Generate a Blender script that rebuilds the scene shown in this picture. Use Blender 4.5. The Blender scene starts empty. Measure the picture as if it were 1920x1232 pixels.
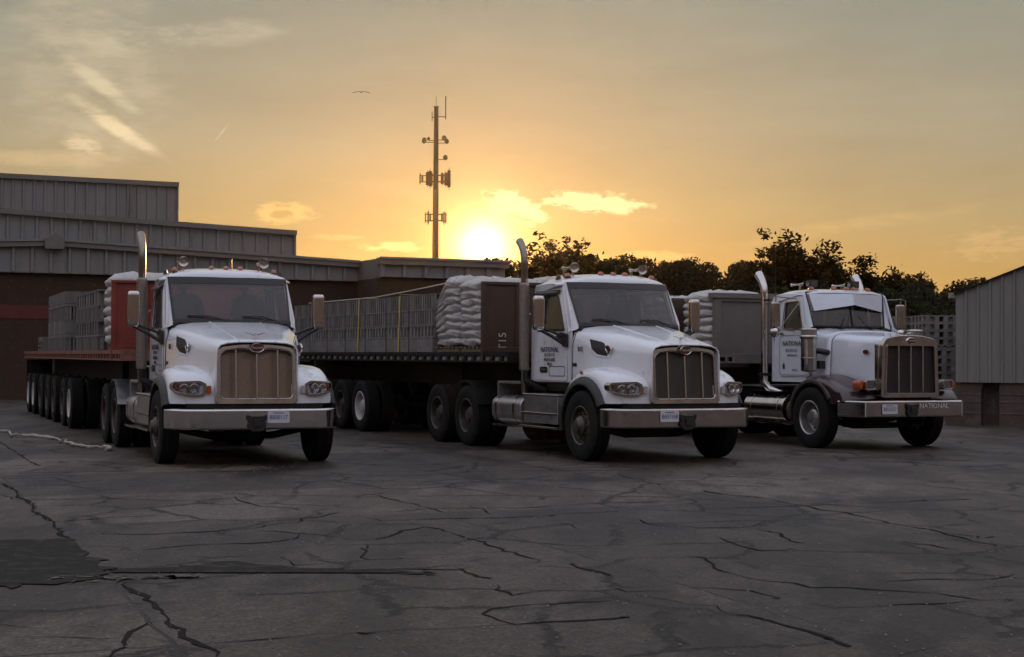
import bpy, bmesh, math, random
from math import sin, cos, pi, radians, sqrt, atan2, exp
from mathutils import Vector, Matrix
random.seed(7)
SC = bpy.context.scene
COL = SC.collection

# ------------------------------------------------------------------ helpers
def B(): return bmesh.new()

def box(bm, x, y, z, rot=None, at=None):
    vs = [bm.verts.new((a, b, c)) for a in x for b in y for c in z]
    if rot is not None:
        o = Vector(at) if at else Vector(((x[0]+x[1])/2, (y[0]+y[1])/2, (z[0]+z[1])/2))
        for v in vs: v.co = rot @ (v.co-o) + o
    for f in ((0,1,3,2),(4,6,7,5),(0,4,5,1),(2,3,7,6),(0,2,6,4),(1,5,7,3)):
        bm.faces.new([vs[i] for i in f])
    return vs

def loft(bm, rings, closed=True, caps=(True, True)):
    R = [[bm.verts.new(p) for p in r] for r in rings]
    n = len(rings[0])
    for a, b in zip(R, R[1:]):
        for i in range(n if closed else n-1):
            j = (i+1) % n
            try: bm.faces.new((a[i], a[j], b[j], b[i]))
            except ValueError: pass
    if closed and caps[0]: bm.faces.new(R[0][::-1])
    if closed and caps[1]: bm.faces.new(R[-1])
    return R

def tube(bm, pts, r, seg=8, caps=True):
    pts = [Vector(p) for p in pts]
    rs = r if isinstance(r, (list, tuple)) else [r]*len(pts)
    rings = []; up = None
    for i, p in enumerate(pts):
        d = (pts[min(i+1, len(pts)-1)]-pts[max(i-1, 0)]).normalized()
        if up is None:
            up = Vector((0,0,1)) if abs(d.z) < .9 else Vector((1,0,0))
        n = (up-d*up.dot(d))
        if n.length < 1e-4: n = d.orthogonal()
        n.normalize(); b = d.cross(n); up = n
        rings.append([p+(n*cos(2*pi*k/seg)+b*sin(2*pi*k/seg))*rs[i] for k in range(seg)])
    loft(bm, rings, True, (caps, caps))

def arc_pts(c, r, a0, a1, n, plane='xz', y=0):
    out = []
    for i in range(n+1):
        a = radians(a0+(a1-a0)*i/n)
        out.append((c[0]+r*cos(a), c[1]+r*sin(a)))
    return out

def lathe(bm, prof, o, axis=(0,1,0), seg=24, caps=False):
    ax = Vector(axis).normalized(); n = ax.orthogonal().normalized(); b = ax.cross(n); o = Vector(o)
    rings = [[o+ax*h+(n*cos(2*pi*k/seg)+b*sin(2*pi*k/seg))*max(r, 1e-4) for k in range(seg)] for r, h in prof]
    loft(bm, rings, True, (caps, caps))

def panel(bm, outer, holes, fn, th, n=None, sub=0):
    """flat outline with holes, mapped into space by fn(a,b,t) with t in (0,1)"""
    t = bmesh.new(); edges = []
    for loop in [outer]+list(holes):
        vs = [t.verts.new((p[0], p[1], 0)) for p in loop]
        for i in range(len(vs)): edges.append(t.edges.new((vs[i], vs[(i+1) % len(vs)])))
    bmesh.ops.triangle_fill(t, edges=edges, use_beauty=True, use_dissolve=False)
    if sub: bmesh.ops.subdivide_edges(t, edges=t.edges[:], cuts=sub, use_grid_fill=True)
    t.verts.ensure_lookup_table(); t.verts.index_update()
    A = [bm.verts.new(fn(v.co.x, v.co.y, 0)) for v in t.verts]
    if th:
        C = [bm.verts.new(fn(v.co.x, v.co.y, th)) for v in t.verts]
    for f in t.faces:
        idx = [v.index for v in f.verts]
        bm.faces.new([A[i] for i in idx])
        if th: bm.faces.new([C[i] for i in idx[::-1]])
    if th:
        for e in t.edges:
            if len(e.link_faces) == 1:
                i, j = e.verts[0].index, e.verts[1].index
                bm.faces.new((A[i], A[j], C[j], C[i]))
    t.free()

def rrect(x0, x1, y0, y1, r, n=4):
    out = []
    for cx, cy, a in ((x1-r, y1-r, 0), (x0+r, y1-r, 90), (x0+r, y0+r, 180), (x1-r, y0+r, 270)):
        for i in range(n+1):
            t = radians(a+90*i/n); out.append((cx+r*cos(t), cy+r*sin(t)))
    return out

def rpoly(pts, r, n=3):
    """round the corners of a polygon"""
    out = []
    m = len(pts)
    for i in range(m):
        p = Vector((pts[i][0], pts[i][1])); a = Vector(pts[i-1]); b = Vector(pts[(i+1) % m])
        da = (a-p); db = (b-p); k = min(r, da.length*.45, db.length*.45)
        s = p+da.normalized()*k; e = p+db.normalized()*k
        for j in range(n+1):
            t = j/n; q = s*(1-t)**2+p*2*t*(1-t)+e*t*t
            out.append((q.x, q.y))
    return out

def done(name, bm, mat, parent=None, smooth=40, bevel=0, loc=None):
    bmesh.ops.remove_doubles(bm, verts=bm.verts, dist=1e-5)
    bmesh.ops.recalc_face_normals(bm, faces=bm.faces)
    me = bpy.data.meshes.new(name); bm.to_mesh(me); bm.free()
    o = bpy.data.objects.new(name, me); COL.objects.link(o)
    for m in (mat if isinstance(mat, (list, tuple)) else [mat]): me.materials.append(m)
    if smooth:
        me.polygons.foreach_set('use_smooth', [True]*len(me.polygons)); me.set_sharp_from_angle(angle=radians(smooth))
        if not bevel:
            wn = o.modifiers.new('wn', 'WEIGHTED_NORMAL'); wn.keep_sharp = True; wn.weight = 60
    if bevel:
        b = o.modifiers.new('bevel', 'BEVEL'); b.width = bevel; b.segments = 2; b.limit_method = 'ANGLE'; b.angle_limit = radians(35)
        if smooth: b.harden_normals = True
    if parent: o.parent = parent
    if loc: o.location = loc
    return o

def raw(name, verts, faces, mat, parent=None, smooth=False):
    me = bpy.data.meshes.new(name); me.from_pydata(verts, [], faces); me.update()
    o = bpy.data.objects.new(name, me); COL.objects.link(o); me.materials.append(mat)
    if smooth: me.polygons.foreach_set('use_smooth', [True]*len(me.polygons))
    if parent: o.parent = parent
    return o

def tag(o, label=None, cat=None, group=None, kind=None):
    if label: o['label'] = label
    if cat: o['category'] = cat
    if group: o['group'] = group
    if kind: o['kind'] = kind
    return o

def thing(name, label, cat, loc=(0,0,0), rz=0, group=None):
    o = bpy.data.objects.new(name, None); COL.objects.link(o); o.location = loc; o.rotation_euler = (0,0,rz)
    o.empty_display_size = .3
    return tag(o, label, cat, group)

def kids(o): return [c for c in bpy.data.objects if c.parent == o]
def copy_tree(o, parent=None):
    c = o.copy(); COL.objects.link(c); c.parent = parent
    for ch in kids(o): copy_tree(ch, c)
    return c

def text(name, s, size, mat, parent, o, xd, ud, th=.002, align='CENTER', sx=1.0, shear=0):
    """lettering as a thin mesh: origin o, reading direction xd, up ud"""
    cu = bpy.data.curves.new(name, 'FONT'); cu.body = s; cu.size = size; cu.extrude = th; cu.align_x = align; cu.align_y = 'CENTER'
    cu.resolution_u = 2; cu.shear = shear
    t = bpy.data.objects.new(name, cu); COL.objects.link(t)
    me = bpy.data.meshes.new_from_object(t.evaluated_get(bpy.context.evaluated_depsgraph_get()))
    bpy.data.objects.remove(t); bpy.data.curves.remove(cu)
    me.name = name
    xd = Vector(xd).normalized(); ud = Vector(ud).normalized(); nd = xd.cross(ud)
    M_ = Matrix(((xd.x*sx, ud.x, nd.x, o[0]), (xd.y*sx, ud.y, nd.y, o[1]), (xd.z*sx, ud.z, nd.z, o[2]), (0,0,0,1)))
    me.transform(M_)
    ob = bpy.data.objects.new(name, me); COL.objects.link(ob); me.materials.clear(); me.materials.append(mat)
    ob.parent = parent
    return ob

def catmull(stations, n):
    """stations: list of (key, [floats...]); returns interpolated rows"""
    out = []
    S = [stations[0]]+stations+[stations[-1]]
    for i in range(1, len(S)-2):
        p0, p1, p2, p3 = S[i-1:i+3]
        for k in range(n):
            t = k/n
            out.append([.5*((2*b)+(-a+c)*t+(2*a-5*b+4*c-d)*t*t+(-a+3*b-3*c+d)*t**3) for a, b, c, d in zip(p0, p1, p2, p3)])
    out.append(list(stations[-1]))
    return out

# ------------------------------------------------------------------ materials
def nodes(m):
    m.use_nodes = True; nt = m.node_tree
    return nt, nt.nodes['Principled BSDF'], nt.nodes, nt.links

def M(name, col, rough=.5, metal=0, var=.12, scale=2.5, bump=0, bscale=30, coat=0, rvar=.1, spot=None, detail=5, stretch=(1,1,1), spec=.5, isl=0):
    m = bpy.data.materials.new(name); nt, P, N, L = nodes(m)
    tc = N.new('ShaderNodeTexCoord'); mp = N.new('ShaderNodeMapping'); L.new(tc.outputs['Object'], mp.inputs[0]); mp.inputs['Scale'].default_value = stretch
    n = N.new('ShaderNodeTexNoise'); n.inputs['Scale'].default_value = scale; n.inputs['Detail'].default_value = detail; n.inputs['Roughness'].default_value = .6
    L.new(mp.outputs[0], n.inputs['Vector'])
    r = N.new('ShaderNodeValToRGB'); r.color_ramp.elements[0].position = .3; r.color_ramp.elements[1].position = .7
    c = Vector(col)
    r.color_ramp.elements[0].color = (*(c*(1-var)), 1); r.color_ramp.elements[1].color = (*[min(1, x) for x in c*(1+var)], 1)
    L.new(n.outputs['Fac'], r.inputs[0])
    src = r.outputs[0]
    if spot:  # (colour, amount threshold, scale)
        sc, th, ss = spot
        n2 = N.new('ShaderNodeTexNoise'); n2.inputs['Scale'].default_value = ss; n2.inputs['Detail'].default_value = 8; n2.inputs['Roughness'].default_value = .7
        L.new(mp.outputs[0], n2.inputs['Vector'])
        r2 = N.new('ShaderNodeValToRGB'); r2.color_ramp.elements[0].position = th; r2.color_ramp.elements[1].position = th+.12
        L.new(n2.outputs['Fac'], r2.inputs[0])
        mx = N.new('ShaderNodeMixRGB'); L.new(r2.outputs[0], mx.inputs[0]); L.new(src, mx.inputs[1]); mx.inputs[2].default_value = (*sc, 1); src = mx.outputs[0]
    if isl:
        ge = N.new('ShaderNodeNewGeometry'); q1 = N.new('ShaderNodeMapRange'); q1.inputs['To Min'].default_value = 1-isl; q1.inputs['To Max'].default_value = 1+isl; L.new(ge.outputs['Random Per Island'], q1.inputs['Value'])
        q2 = N.new('ShaderNodeVectorMath'); q2.operation = 'SCALE'; L.new(src, q2.inputs[0]); L.new(q1.outputs[0], q2.inputs['Scale']); src = q2.outputs[0]
    L.new(src, P.inputs['Base Color'])
    mr = N.new('ShaderNodeMapRange'); mr.inputs['To Min'].default_value = max(.02, rough-rvar); mr.inputs['To Max'].default_value = min(1, rough+rvar)
    L.new(n.outputs['Fac'], mr.inputs['Value']); L.new(mr.outputs[0], P.inputs['Roughness'])
    P.inputs['Metallic'].default_value = metal; P.inputs['Coat Weight'].default_value = coat; P.inputs['Coat Roughness'].default_value = .08
    P.inputs['Specular IOR Level'].default_value = spec
    if bump:
        nb = N.new('ShaderNodeTexNoise'); nb.inputs['Scale'].default_value = bscale; nb.inputs['Detail'].default_value = 4
        L.new(mp.outputs[0], nb.inputs['Vector'])
        b = N.new('ShaderNodeBump'); b.inputs['Strength'].default_value = bump; b.inputs['Distance'].default_value = .02
        L.new(nb.outputs['Fac'], b.inputs['Height']); L.new(b.outputs[0], P.inputs['Normal'])
    return m

def glass(name, tint, rough=.02, sky_veil=0):
    m = bpy.data.materials.new(name); m.use_nodes = True; nt = m.node_tree; N = nt.nodes; L = nt.links; N.clear()
    o = N.new('ShaderNodeOutputMaterial'); t = N.new('ShaderNodeBsdfTransparent'); t.inputs[0].default_value = (*tint, 1)
    g = N.new('ShaderNodeBsdfGlossy'); g.inputs['Roughness'].default_value = rough
    f = N.new('ShaderNodeLayerWeight'); pw = N.new('ShaderNodeMath'); pw.operation = 'POWER'; pw.inputs[1].default_value = 4.0; L.new(f.outputs['Facing'], pw.inputs[0])
    ma = N.new('ShaderNodeMath'); ma.operation = 'MULTIPLY_ADD'; ma.inputs[1].default_value = .93; ma.inputs[2].default_value = .07; L.new(pw.outputs[0], ma.inputs[0]); mx = N.new('ShaderNodeMixShader')
    L.new(ma.outputs[0], mx.inputs[0]); L.new(t.outputs[0], mx.inputs[1]); L.new(g.outputs[0], mx.inputs[2]); L.new(mx.outputs[0], o.inputs[0])
    if sky_veil:  # pale diffuse colour mixed in, standing for sky reflected in the glass
        d = N.new('ShaderNodeBsdfDiffuse'); d.inputs[0].default_value = (.42,.36,.32,1); m2 = N.new('ShaderNodeMixShader'); tc = N.new('ShaderNodeTexCoord'); nz = N.new('ShaderNodeTexNoise'); nz.inputs['Scale'].default_value = 2.2; nz.inputs['Detail'].default_value = 5; L.new(tc.outputs['Object'], nz.inputs['Vector'])
        mr = N.new('ShaderNodeMapRange'); mr.inputs['From Min'].default_value = .3; mr.inputs['From Max'].default_value = .7; mr.inputs['To Min'].default_value = sky_veil*.5; mr.inputs['To Max'].default_value = sky_veil*1.5; L.new(nz.outputs['Fac'], mr.inputs['Value'])
        L.new(mr.outputs[0], m2.inputs[0]); L.new(mx.outputs[0], m2.inputs[1]); L.new(d.outputs[0], m2.inputs[2]); L.new(m2.outputs[0], o.inputs[0])
    return m

def mesh_grille(name, hi, lo, s):
    """expanded-metal weave: bright wire over dark gaps, in the plane of the grille (y,z)"""
    m = bpy.data.materials.new(name); nt, P, N, L = nodes(m)
    tc = N.new('ShaderNodeTexCoord'); sp = N.new('ShaderNodeSeparateXYZ'); L.new(tc.outputs['Object'], sp.inputs[0])
    def math_(op, a, b=None):
        x = N.new('ShaderNodeMath'); x.operation = op
        for i, q in enumerate((a, b)):
            if q is None: continue
            if isinstance(q, (int, float)): x.inputs[i].default_value = q
            else: L.new(q, x.inputs[i])
        return x.outputs[0]
    a = math_('MULTIPLY', math_('ADD', sp.outputs[1], sp.outputs[2]), s); b = math_('MULTIPLY', math_('SUBTRACT', sp.outputs[1], sp.outputs[2]), s)
    fa = math_('ABSOLUTE', math_('SUBTRACT', math_('FRACT', a), .5)); fb = math_('ABSOLUTE', math_('SUBTRACT', math_('FRACT', b), .5))
    w = math_('MAXIMUM', fa, fb); on = math_('GREATER_THAN', w, .36)
    mx = N.new('ShaderNodeMixRGB'); L.new(on, mx.inputs[0]); mx.inputs[1].default_value = (*lo, 1); mx.inputs[2].default_value = (*hi, 1)
    L.new(mx.outputs[0], P.inputs['Base Color']); L.new(on, P.inputs['Metallic']); P.inputs['Roughness'].default_value = .3
    bp = N.new('ShaderNodeBump'); bp.inputs['Distance'].default_value = .008; bp.inputs['Strength'].default_value = .9
    L.new(w, bp.inputs['Height']); L.new(bp.outputs[0], P.inputs['Normal'])
    return m

white = M('white_paint', (.75,.76,.79), .2, 0, .05, 1.5, 0, coat=.9, rvar=.08, spot=((.44,.40,.37), .585, 3.2))
white_old = M('aged_white_paint', (.68,.71,.77), .26, 0, .06, 1.3, 0, coat=.7, rvar=.1, spot=((.42,.42,.42), .62, 4))
chrome = M('chrome', (.62,.59,.57), .07, 1, .05, 6, .04, 7, rvar=.05, spot=((.3,.26,.23), .66, 5))
chrome_old = M('tarnished_chrome', (.50,.46,.43), .16, 1, .15, 5, .08, 7, rvar=.1, spot=((.2,.16,.13), .62, 6))
alu = M('aluminium', (.42,.41,.40), .4, .9, .15, 8, .1, 60, rvar=.12, spot=((.1,.09,.08), .62, 9))
stain = M('perforated_steel', (.26,.22,.19), .35, .9, .2, 30, .4, 90, rvar=.15)
tyre = M('tyre_rubber', (.013,.012,.011), .8, 0, .4, 7, .15, 80, spot=((.035,.03,.026), .6, 6), spec=.2)
black = M('black_plastic', (.016,.015,.014), .45, 0, .2, 8, .05, 60)
frame_m = M('chassis_black', (.014,.012,.010), .6, 0, .4, 5, .2, 30, spot=((.04,.03,.022), .6, 5), spec=.25)
maroon = M('maroon_fender_paint', (.045,.02,.022), .3, 0, .15, 2, coat=.5, rvar=.1)
trim_dk = M('dark_interior', (.035,.028,.026), .8, 0, .25, 5)
seat_m = M('seat_cloth', (.02,.018,.018), .9, 0, .2, 9)
rimw = M('white_rim_paint', (.55,.53,.5), .5, 0, .15, 6, .1, 40, spot=((.2,.15,.11), .6, 8))
rim_dk = M('dirty_rim', (.085,.072,.062), .5, .5, .3, 8, .2, 40)
redst = M('red_steel', (.20,.028,.016), .55, 0, .25, 2.5, .1, 20, spot=((.07,.03,.02), .6, 4))
redrail = M('faded_red_rail', (.22,.085,.06), .6, 0, .3, 4, .2, 30, spot=((.11,.07,.05), .55, 6))
greyst = M('grey_steel', (.17,.15,.14), .5, .3, .12, 3, .05, 20, spot=((.2,.17,.15), .62, 5))
darkbrown = M('dark_brown_panel', (.06,.03,.018), .6, 0, .25, 3, .1, 20)
conc = M('concrete_block', (.195,.18,.17), .9, 0, .18, 6, .35, 70, spec=.2, isl=.22)
conc_dk = M('grey_concrete_block', (.165,.153,.145), .9, 0, .2, 6, .35, 70, spec=.2, isl=.25)
stack_m = M('stack_metal', (.27,.24,.21), .22, 1, .2, 6, .05, 12, rvar=.1)
wood = M('pallet_wood', (.16,.11,.07), .85, 0, .25, 8, .2, 40)
wrapm = M('shrink_wrap', (.36,.34,.33), .3, 0, .12, 5, .5, 9, rvar=.15, coat=.3)
bagm = M('white_bags', (.46,.44,.43), .4, 0, .15, 6, .5, 12, rvar=.15)
strap_m = M('yellow_strap', (.55,.40,.07), .7, 0, .15, 20)
rope_m = M('pale_strap', (.42,.37,.31), .8, 0, .3, 25)
amber = M('amber_lens', (.38,.075,.02), .15, 0, .1, 10, coat=.5)
redemb = M('red_enamel', (.09,.016,.013), .25, 0, .1, 10, coat=.5)
shell_m = M('shell_chrome', (.56,.52,.49), .14, 1, .15, 5, .08, 7, rvar=.08, spot=((.16,.12,.1), .62, 6))
visor_m = M('polished_visor', (.46,.51,.58), .2, 1, .06, 4, .03, 8, rvar=.06)
lensm = glass('clear_lens', (.85,.86,.88))
wsglass = glass('tinted_windscreen', (.78,.76,.75), sky_veil=.06)
rearglass = glass('rear_glass', (.75,.73,.70), sky_veil=.10)
sideglass = glass('tinted_side_glass', (.38,.35,.33))
inkm = M('dark_lettering', (.03,.025,.03), .5)
inkgrey = M('faded_lettering', (.10,.095,.10), .6)
inkwhite = M('white_lettering', (.55,.52,.48), .5)
platem = M('plate_white', (.55,.55,.58), .45, 0, .05, 10)
plateink = M('plate_blue', (.04,.05,.16), .5)
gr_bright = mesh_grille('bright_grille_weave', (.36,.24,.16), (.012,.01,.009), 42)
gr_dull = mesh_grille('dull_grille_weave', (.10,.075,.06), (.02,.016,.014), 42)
gr_dark = M('dark_radiator_core', (.018,.012,.01), .6, 0, .3, 30, .3, 120)
SUN_EL_DEG = 4.0
HAZE = .00003
HAZE_G = .86
NISH = .004
SUNWARD = [(0,(.50,.27,.08)),(.03,(.475,.29,.10)),(.055,(.425,.315,.155)),(.09,(.365,.315,.215)),(.14,(.28,.285,.235)),(.22,(.36,.38,.40)),(.5,(.54,.60,.72)),(1,(.62,.69,.86))]
AWAY = [(0,(.09,.06,.05)),(.06,(.11,.08,.07)),(.13,(.27,.225,.23)),(.25,(.64,.60,.66)),(.5,(.70,.72,.86)),(1,(.62,.69,.86))]
GLOWS = [((.10,.035,.004), 5.0), ((.9,.36,.05), 1.5), ((9,6.5,2.8), .48)]
CLOUDS = [ # x, y, w, h, rot, colour, thr, soft, sx, sy, sc, amount
 (962,387,75,34,-.25,(1.25,.95,.45),.0,.35,1.2,2.4,1.2,.9),
 (1112,378,120,24,-.06,(1.2,.85,.42),.0,.35,.8,3.0,1.0,.9),
 (533,404,74,28,0,(.93,.56,.20),.0,.5,1.0,2.2,1.1,.75),
 (528,407,30,12,0,(.38,.25,.11),.05,.4,1.0,2.0,1.4,.7),
 (735,464,85,14,0,(1.1,.74,.32),.0,.5,.8,3.2,1.2,.7),
 (1200,480,115,16,0,(.95,.60,.22),.0,.5,.8,3.0,1.0,.5),
 (1868,460,120,38,.1,(.66,.42,.19),.0,.7,.8,1.8,.9,.55),
 (630,447,60,7,0,(.95,.6,.24),.0,.5,.7,3.5,1.1,.4),
 (160,150,190,230,0,(.60,.51,.35),-.1,1.1,.45,.35,.8,.6),
 (215,255,110,18,-.55,(.80,.64,.40),-.1,.7,.5,1.8,.7,.9),
 (150,290,45,20,-.3,(.75,.58,.36),-.1,.7,.9,1.6,1.0,.8),
 (185,180,90,18,-.6,(.7,.6,.4),-.1,.8,.5,1.5,.7,.7),
 (345,85,210,30,.12,(.58,.52,.38),-.1,1.0,.35,1.8,.7,.8),
 (60,315,200,20,0,(.72,.52,.28),-.1,.9,.4,2.2,.8,.45),
 (415,255,34,3.5,.92,(.62,.50,.32),.0,.6,.5,.8,.6,.5),
 (1600,425,280,22,.15,(.68,.47,.2),-.05,1.0,.3,2.4,.8,.4),
 (780,360,250,22,-.1,(.75,.5,.24),-.05,1.0,.3,2.2,.8,.25),
]
CRACKS = [(3,[(-6.13,18.91),(-5.11,16.65),(-4.31,14.69),(-3.73,13.29),(-3.33,12.37),(-2.93,11.41)]),(3,[(-2.6,10.68),(-2.3,9.92),(-1.99,9.19),(-1.71,8.51),(-1.5,8.06)]),(1.5,[(-9.03,27.8),(-7.14,23.17),(-6.02,20.51)]),(2.5,[(-6.53,20.14),(-6.02,20.51),(-5.29,20.74),(-4.6,21.15),(-3.66,20.85),(-2.35,21.68)]),(1.2,[(-5.62,17.33),(-5.17,16.64),(-4.57,16.79),(-4.05,17.06),(-3.47,17.33)]),(1,[(-4.29,14.35),(-3.79,14.9),(-3.23,15.2)]),(1.2,[(-3.09,17.36),(-2.8,16.55),(-2.56,16.09),(-2.24,15.94),(-1.93,15.66),(-1.68,15.53)]),(1.5,[(-1.68,15.53),(-1.82,15.09),(-1.98,14.9),(-1.97,14.55),(-2.16,14.37),(-2.28,14.04),(-2.59,13.79),(-3.04,13.54),(-3.37,13.52),(-3.79,13.58)]),(1.2,[(-1.44,13.32),(-1.71,13.6),(-1.92,13.7),(-2.26,13.88)]),(1.5,[(-1.83,13.67),(-1.8,13.3),(-2.03,12.97),(-2.56,12.79),(-2.92,12.45),(-3.33,12.37)]),(1.2,[(-1.27,11.8),(-1.51,11.63),(-1.59,11.57),(-1.66,11.84),(-1.76,12.01)]),(1.2,[(-1.61,11.57),(-1.72,11.46),(-2.05,11.72)]),(1,[(-3.36,10.38),(-3.07,10.48),(-2.6,10.68)]),(2.4,[(-1.99,9.16),(-2.09,8.92),(-2.09,8.61),(-2.03,8.33),(-2.04,8.04)]),(1,[(-2.78,8.59),(-2.09,8.58)]),(1.6,[(-1.98,8.14),(-1.91,8.27)]),(1.2,[(-1.77,8.45),(-1.53,8.48),(-0.94,8.77)]),(2,[(-2.44,22.65),(-1.79,22.14),(-1.21,22.48),(-0.53,22.6)]),(1.5,[(-1.93,20.94),(-1.22,20.99),(-0.54,22.23)]),(1,[(-2.12,19.71),(-1.64,19.18),(-1.39,19.76)]),(1.2,[(-1.96,18.21),(-1.29,18.35),(-0.83,18.58),(-0.12,19.01)]),(1.4,[(-1.58,17.58),(-1.18,16.74),(-0.82,15.97),(-0.62,15.48)]),(1.5,[(-1.66,15.39),(-1.2,15.5),(-0.82,15.97),(-0.35,16.0),(0.26,16.12),(0.64,16.43),(1.85,16.97)]),(1.4,[(-1.51,15.31),(-1.22,14.74),(-0.73,14.93),(-0.09,15.04),(0.43,15.41),(1.08,15.8),(1.73,15.92)]),(1,[(-0.47,16.37),(-0.28,15.91),(-0.15,15.29)]),(1.7,[(-1.43,13.29),(-1.34,13.17),(-1.13,13.24),(-1.04,13.44),(-0.96,13.93),(-0.78,14.23),(-0.61,14.02),(-0.48,13.63),(-0.29,13.22),(-0.11,12.73),(0.05,12.28),(0.2,11.81),(0.44,11.87),(0.75,12.09),(1.33,12.17)]),(0.8,[(-1.04,13.44),(-0.48,13.63),(-0.13,13.82)]),(1.4,[(-1.18,12.87),(-1.14,12.23),(-1.08,11.92),(-0.71,12.01),(0.04,12.26)]),(1.4,[(-1.26,11.7),(-1.08,11.92)]),(1.8,[(-1.22,11.36),(-0.91,11.42),(-0.58,11.39),(-0.38,11.37),(-0.14,10.95),(-0.08,10.74),(0.18,10.75),(0.34,10.55),(0.53,10.58)]),(1.6,[(-0.09,10.65),(-0.1,10.41),(0.01,10.18),(0.17,10.34),(0.34,10.55)]),(1.6,[(0.44,11.82),(0.57,11.39),(0.7,11.16),(0.75,10.77)]),(1.5,[(0.64,10.6),(0.76,10.36),(1.09,10.45)]),(1.2,[(0.8,10.29),(0.96,10.07),(1.08,9.89)]),(2.4,[(0.64,9.98),(0.16,9.82),(-0.11,9.64),(-0.17,9.44),(-0.07,9.22),(0.03,9.07),(0.36,9.2),(1.03,9.41)]),(1.8,[(-0.93,8.7),(-0.72,8.82),(-0.53,8.92),(-0.05,9.01)]),(0.8,[(0.44,14.67),(0.63,14.07)]),(1,[(1.17,15.11),(1.24,14.71),(1.37,14.4),(1.55,14.19)]),(1,[(-0.63,20.25),(-0.22,19.98),(0.44,19.88)]),(1.2,[(1.55,20.1),(1.75,19.27),(2.03,18.63)]),(1.6,[(2.02,18.57),(2.38,17.8),(2.7,17.45),(2.88,16.87),(3.1,16.34),(3.3,15.83),(3.46,15.26),(3.64,14.48),(3.81,14.09),(3.9,13.49),(4.0,13.0),(4.12,12.68)]),(1.4,[(1.74,15.95),(2.47,16.24),(3.01,16.44),(3.68,16.69),(4.64,17.16),(5.73,17.63)]),(0.8,[(1.84,16.93),(2.69,17.38)]),(3.5,[(3.81,14.09),(4.0,13.56),(4.49,13.81)]),(2.5,[(3.3,13.32),(3.38,13.11),(3.63,12.73)]),(1.4,[(1.61,14.14),(2.21,14.41),(2.34,14.76)]),(1.4,[(2.21,14.25),(2.37,13.86),(2.35,13.28),(2.45,13.0),(2.61,12.85),(3.01,12.92)]),(1.3,[(1.75,13.68),(1.86,12.98),(2.0,12.59),(2.41,12.8)]),(1.6,[(1.33,12.2),(1.44,12.2),(1.5,11.86),(1.49,11.53),(1.63,11.12),(1.77,10.89),(1.94,10.8),(2.01,10.59),(2.27,10.6),(2.57,10.46),(2.8,10.36),(3.02,10.06),(3.32,10.19)]),(1.4,[(1.15,10.54),(1.35,10.55),(1.59,10.43),(1.68,10.22),(1.78,10.02)]),(1.4,[(1.85,9.94),(1.98,9.75),(2.43,9.88),(3.02,10.06)]),(1.6,[(1.08,9.86),(1.28,9.8),(1.3,9.51)]),(3,[(1.02,9.36),(1.26,9.47),(1.42,9.44),(1.56,9.13),(1.72,8.79),(1.81,8.43),(1.92,8.22),(1.99,8.15)]),(1.8,[(2.01,8.19),(2.3,8.45)]),(1,[(2.46,10.91),(2.98,11.03),(3.37,11.04),(3.71,11.4)]),(1.5,[(4.89,26.68),(5.5,25.65),(6.38,25.99),(8.52,26.17)]),(1.8,[(5.28,23.93),(6.01,23.33),(6.32,22.44),(7.56,23.23)]),(1,[(3.7,21.02),(4.44,21.32)])]
# ------------------------------------------------------------------ wheels (truck frame: x back, y to the photo's left, z up)
def tyre_bm(bm, c, r, w, seg=36):
    h = w/2
    prof = [(r*.56,-h*.72),(r*.60,-h*.93),(r*.78,-h),(r*.93,-h*.93),(r*.985,-h*.8)]
    g = [-.62,-.52,-.2,-.1,.1,.2,.52,.62]
    y = -h*.78; prof.append((r, y))
    for i, q in enumerate(g):
        if i % 2 == 0: prof += [(r, q*h), (r-.012, q*h+.003)]
        else: prof += [(r-.012, q*h-.003), (r, q*h)]
    prof += [(r, h*.78),(r*.985,h*.8),(r*.93,h*.93),(r*.78,h),(r*.60,h*.93),(r*.56,h*.72)]
    lathe(bm, prof, c, (0,1,0), seg)

def wheel(parent, u, v, s, kind, r=.52, rim_mat=None, dual=False, white_spread=False):
    """s = +1 outer face to +y. kind: steer / drive"""
    bm = B(); tyre_bm(bm, (0,0,0), r, .28)
    if dual: tyre_bm(bm, (0,-s*.33,0), r, .28, 28)
    t = done('wheel', bm, tyre, parent, 50, loc=(u, v-s*.14, r))
    bm = B()
    if kind == 'steer':
        prof = [(.30,.10),(.30,.125),(.285,.13),(.27,.115),(.262,.06),(.25,.045),(.215,.05),(.16,.075),(.15,.08),(.145,.13),(.10,.165),(.085,.20),(.03,.205),(0,.205)]
    else:
        prof = [(.30,.10),(.30,.13),(.285,.135),(.272,.12),(.262,-.01),(.25,-.035),(.2,-.045),(.155,-.04),(.15,.05),(.11,.07),(.10,.10),(.03,.105),(0,.105)]
    lathe(bm, [(a, s*b) for a, b in prof], (0,0,0), (0,1,0), 28)
    lathe(bm, [(.30,-s*.1),(.3,s*.1)], (0,0,0), (0,1,0), 28)
    hub = .085 if kind == 'steer' else .0
    base = .055 if kind == 'steer' else -.045
    for k in range(10):
        a = 2*pi*k/10
        lathe(bm, [(.017,s*base),(.017,s*(base+.055)),(.006,s*(base+.06)),(0,s*(base+.06))], (.185*cos(a),0,.185*sin(a)), (0,1,0), 8)
    rim = done('rim', bm, rim_mat or alu, t, 35)
    bm = B()
    for k in range(10 if kind == 'steer' else 8):
        a = 2*pi*(k+.5)/(10 if kind == 'steer' else 8)
        lathe(bm, [(.0,s*(base+.004)),(.024,s*(base+.004)),(.024,s*(base-.01))], (.228*cos(a),0,.228*sin(a)), (0,1,0), 10)
    done('hand_holes', bm, frame_m, t, 0)
    return t

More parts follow.
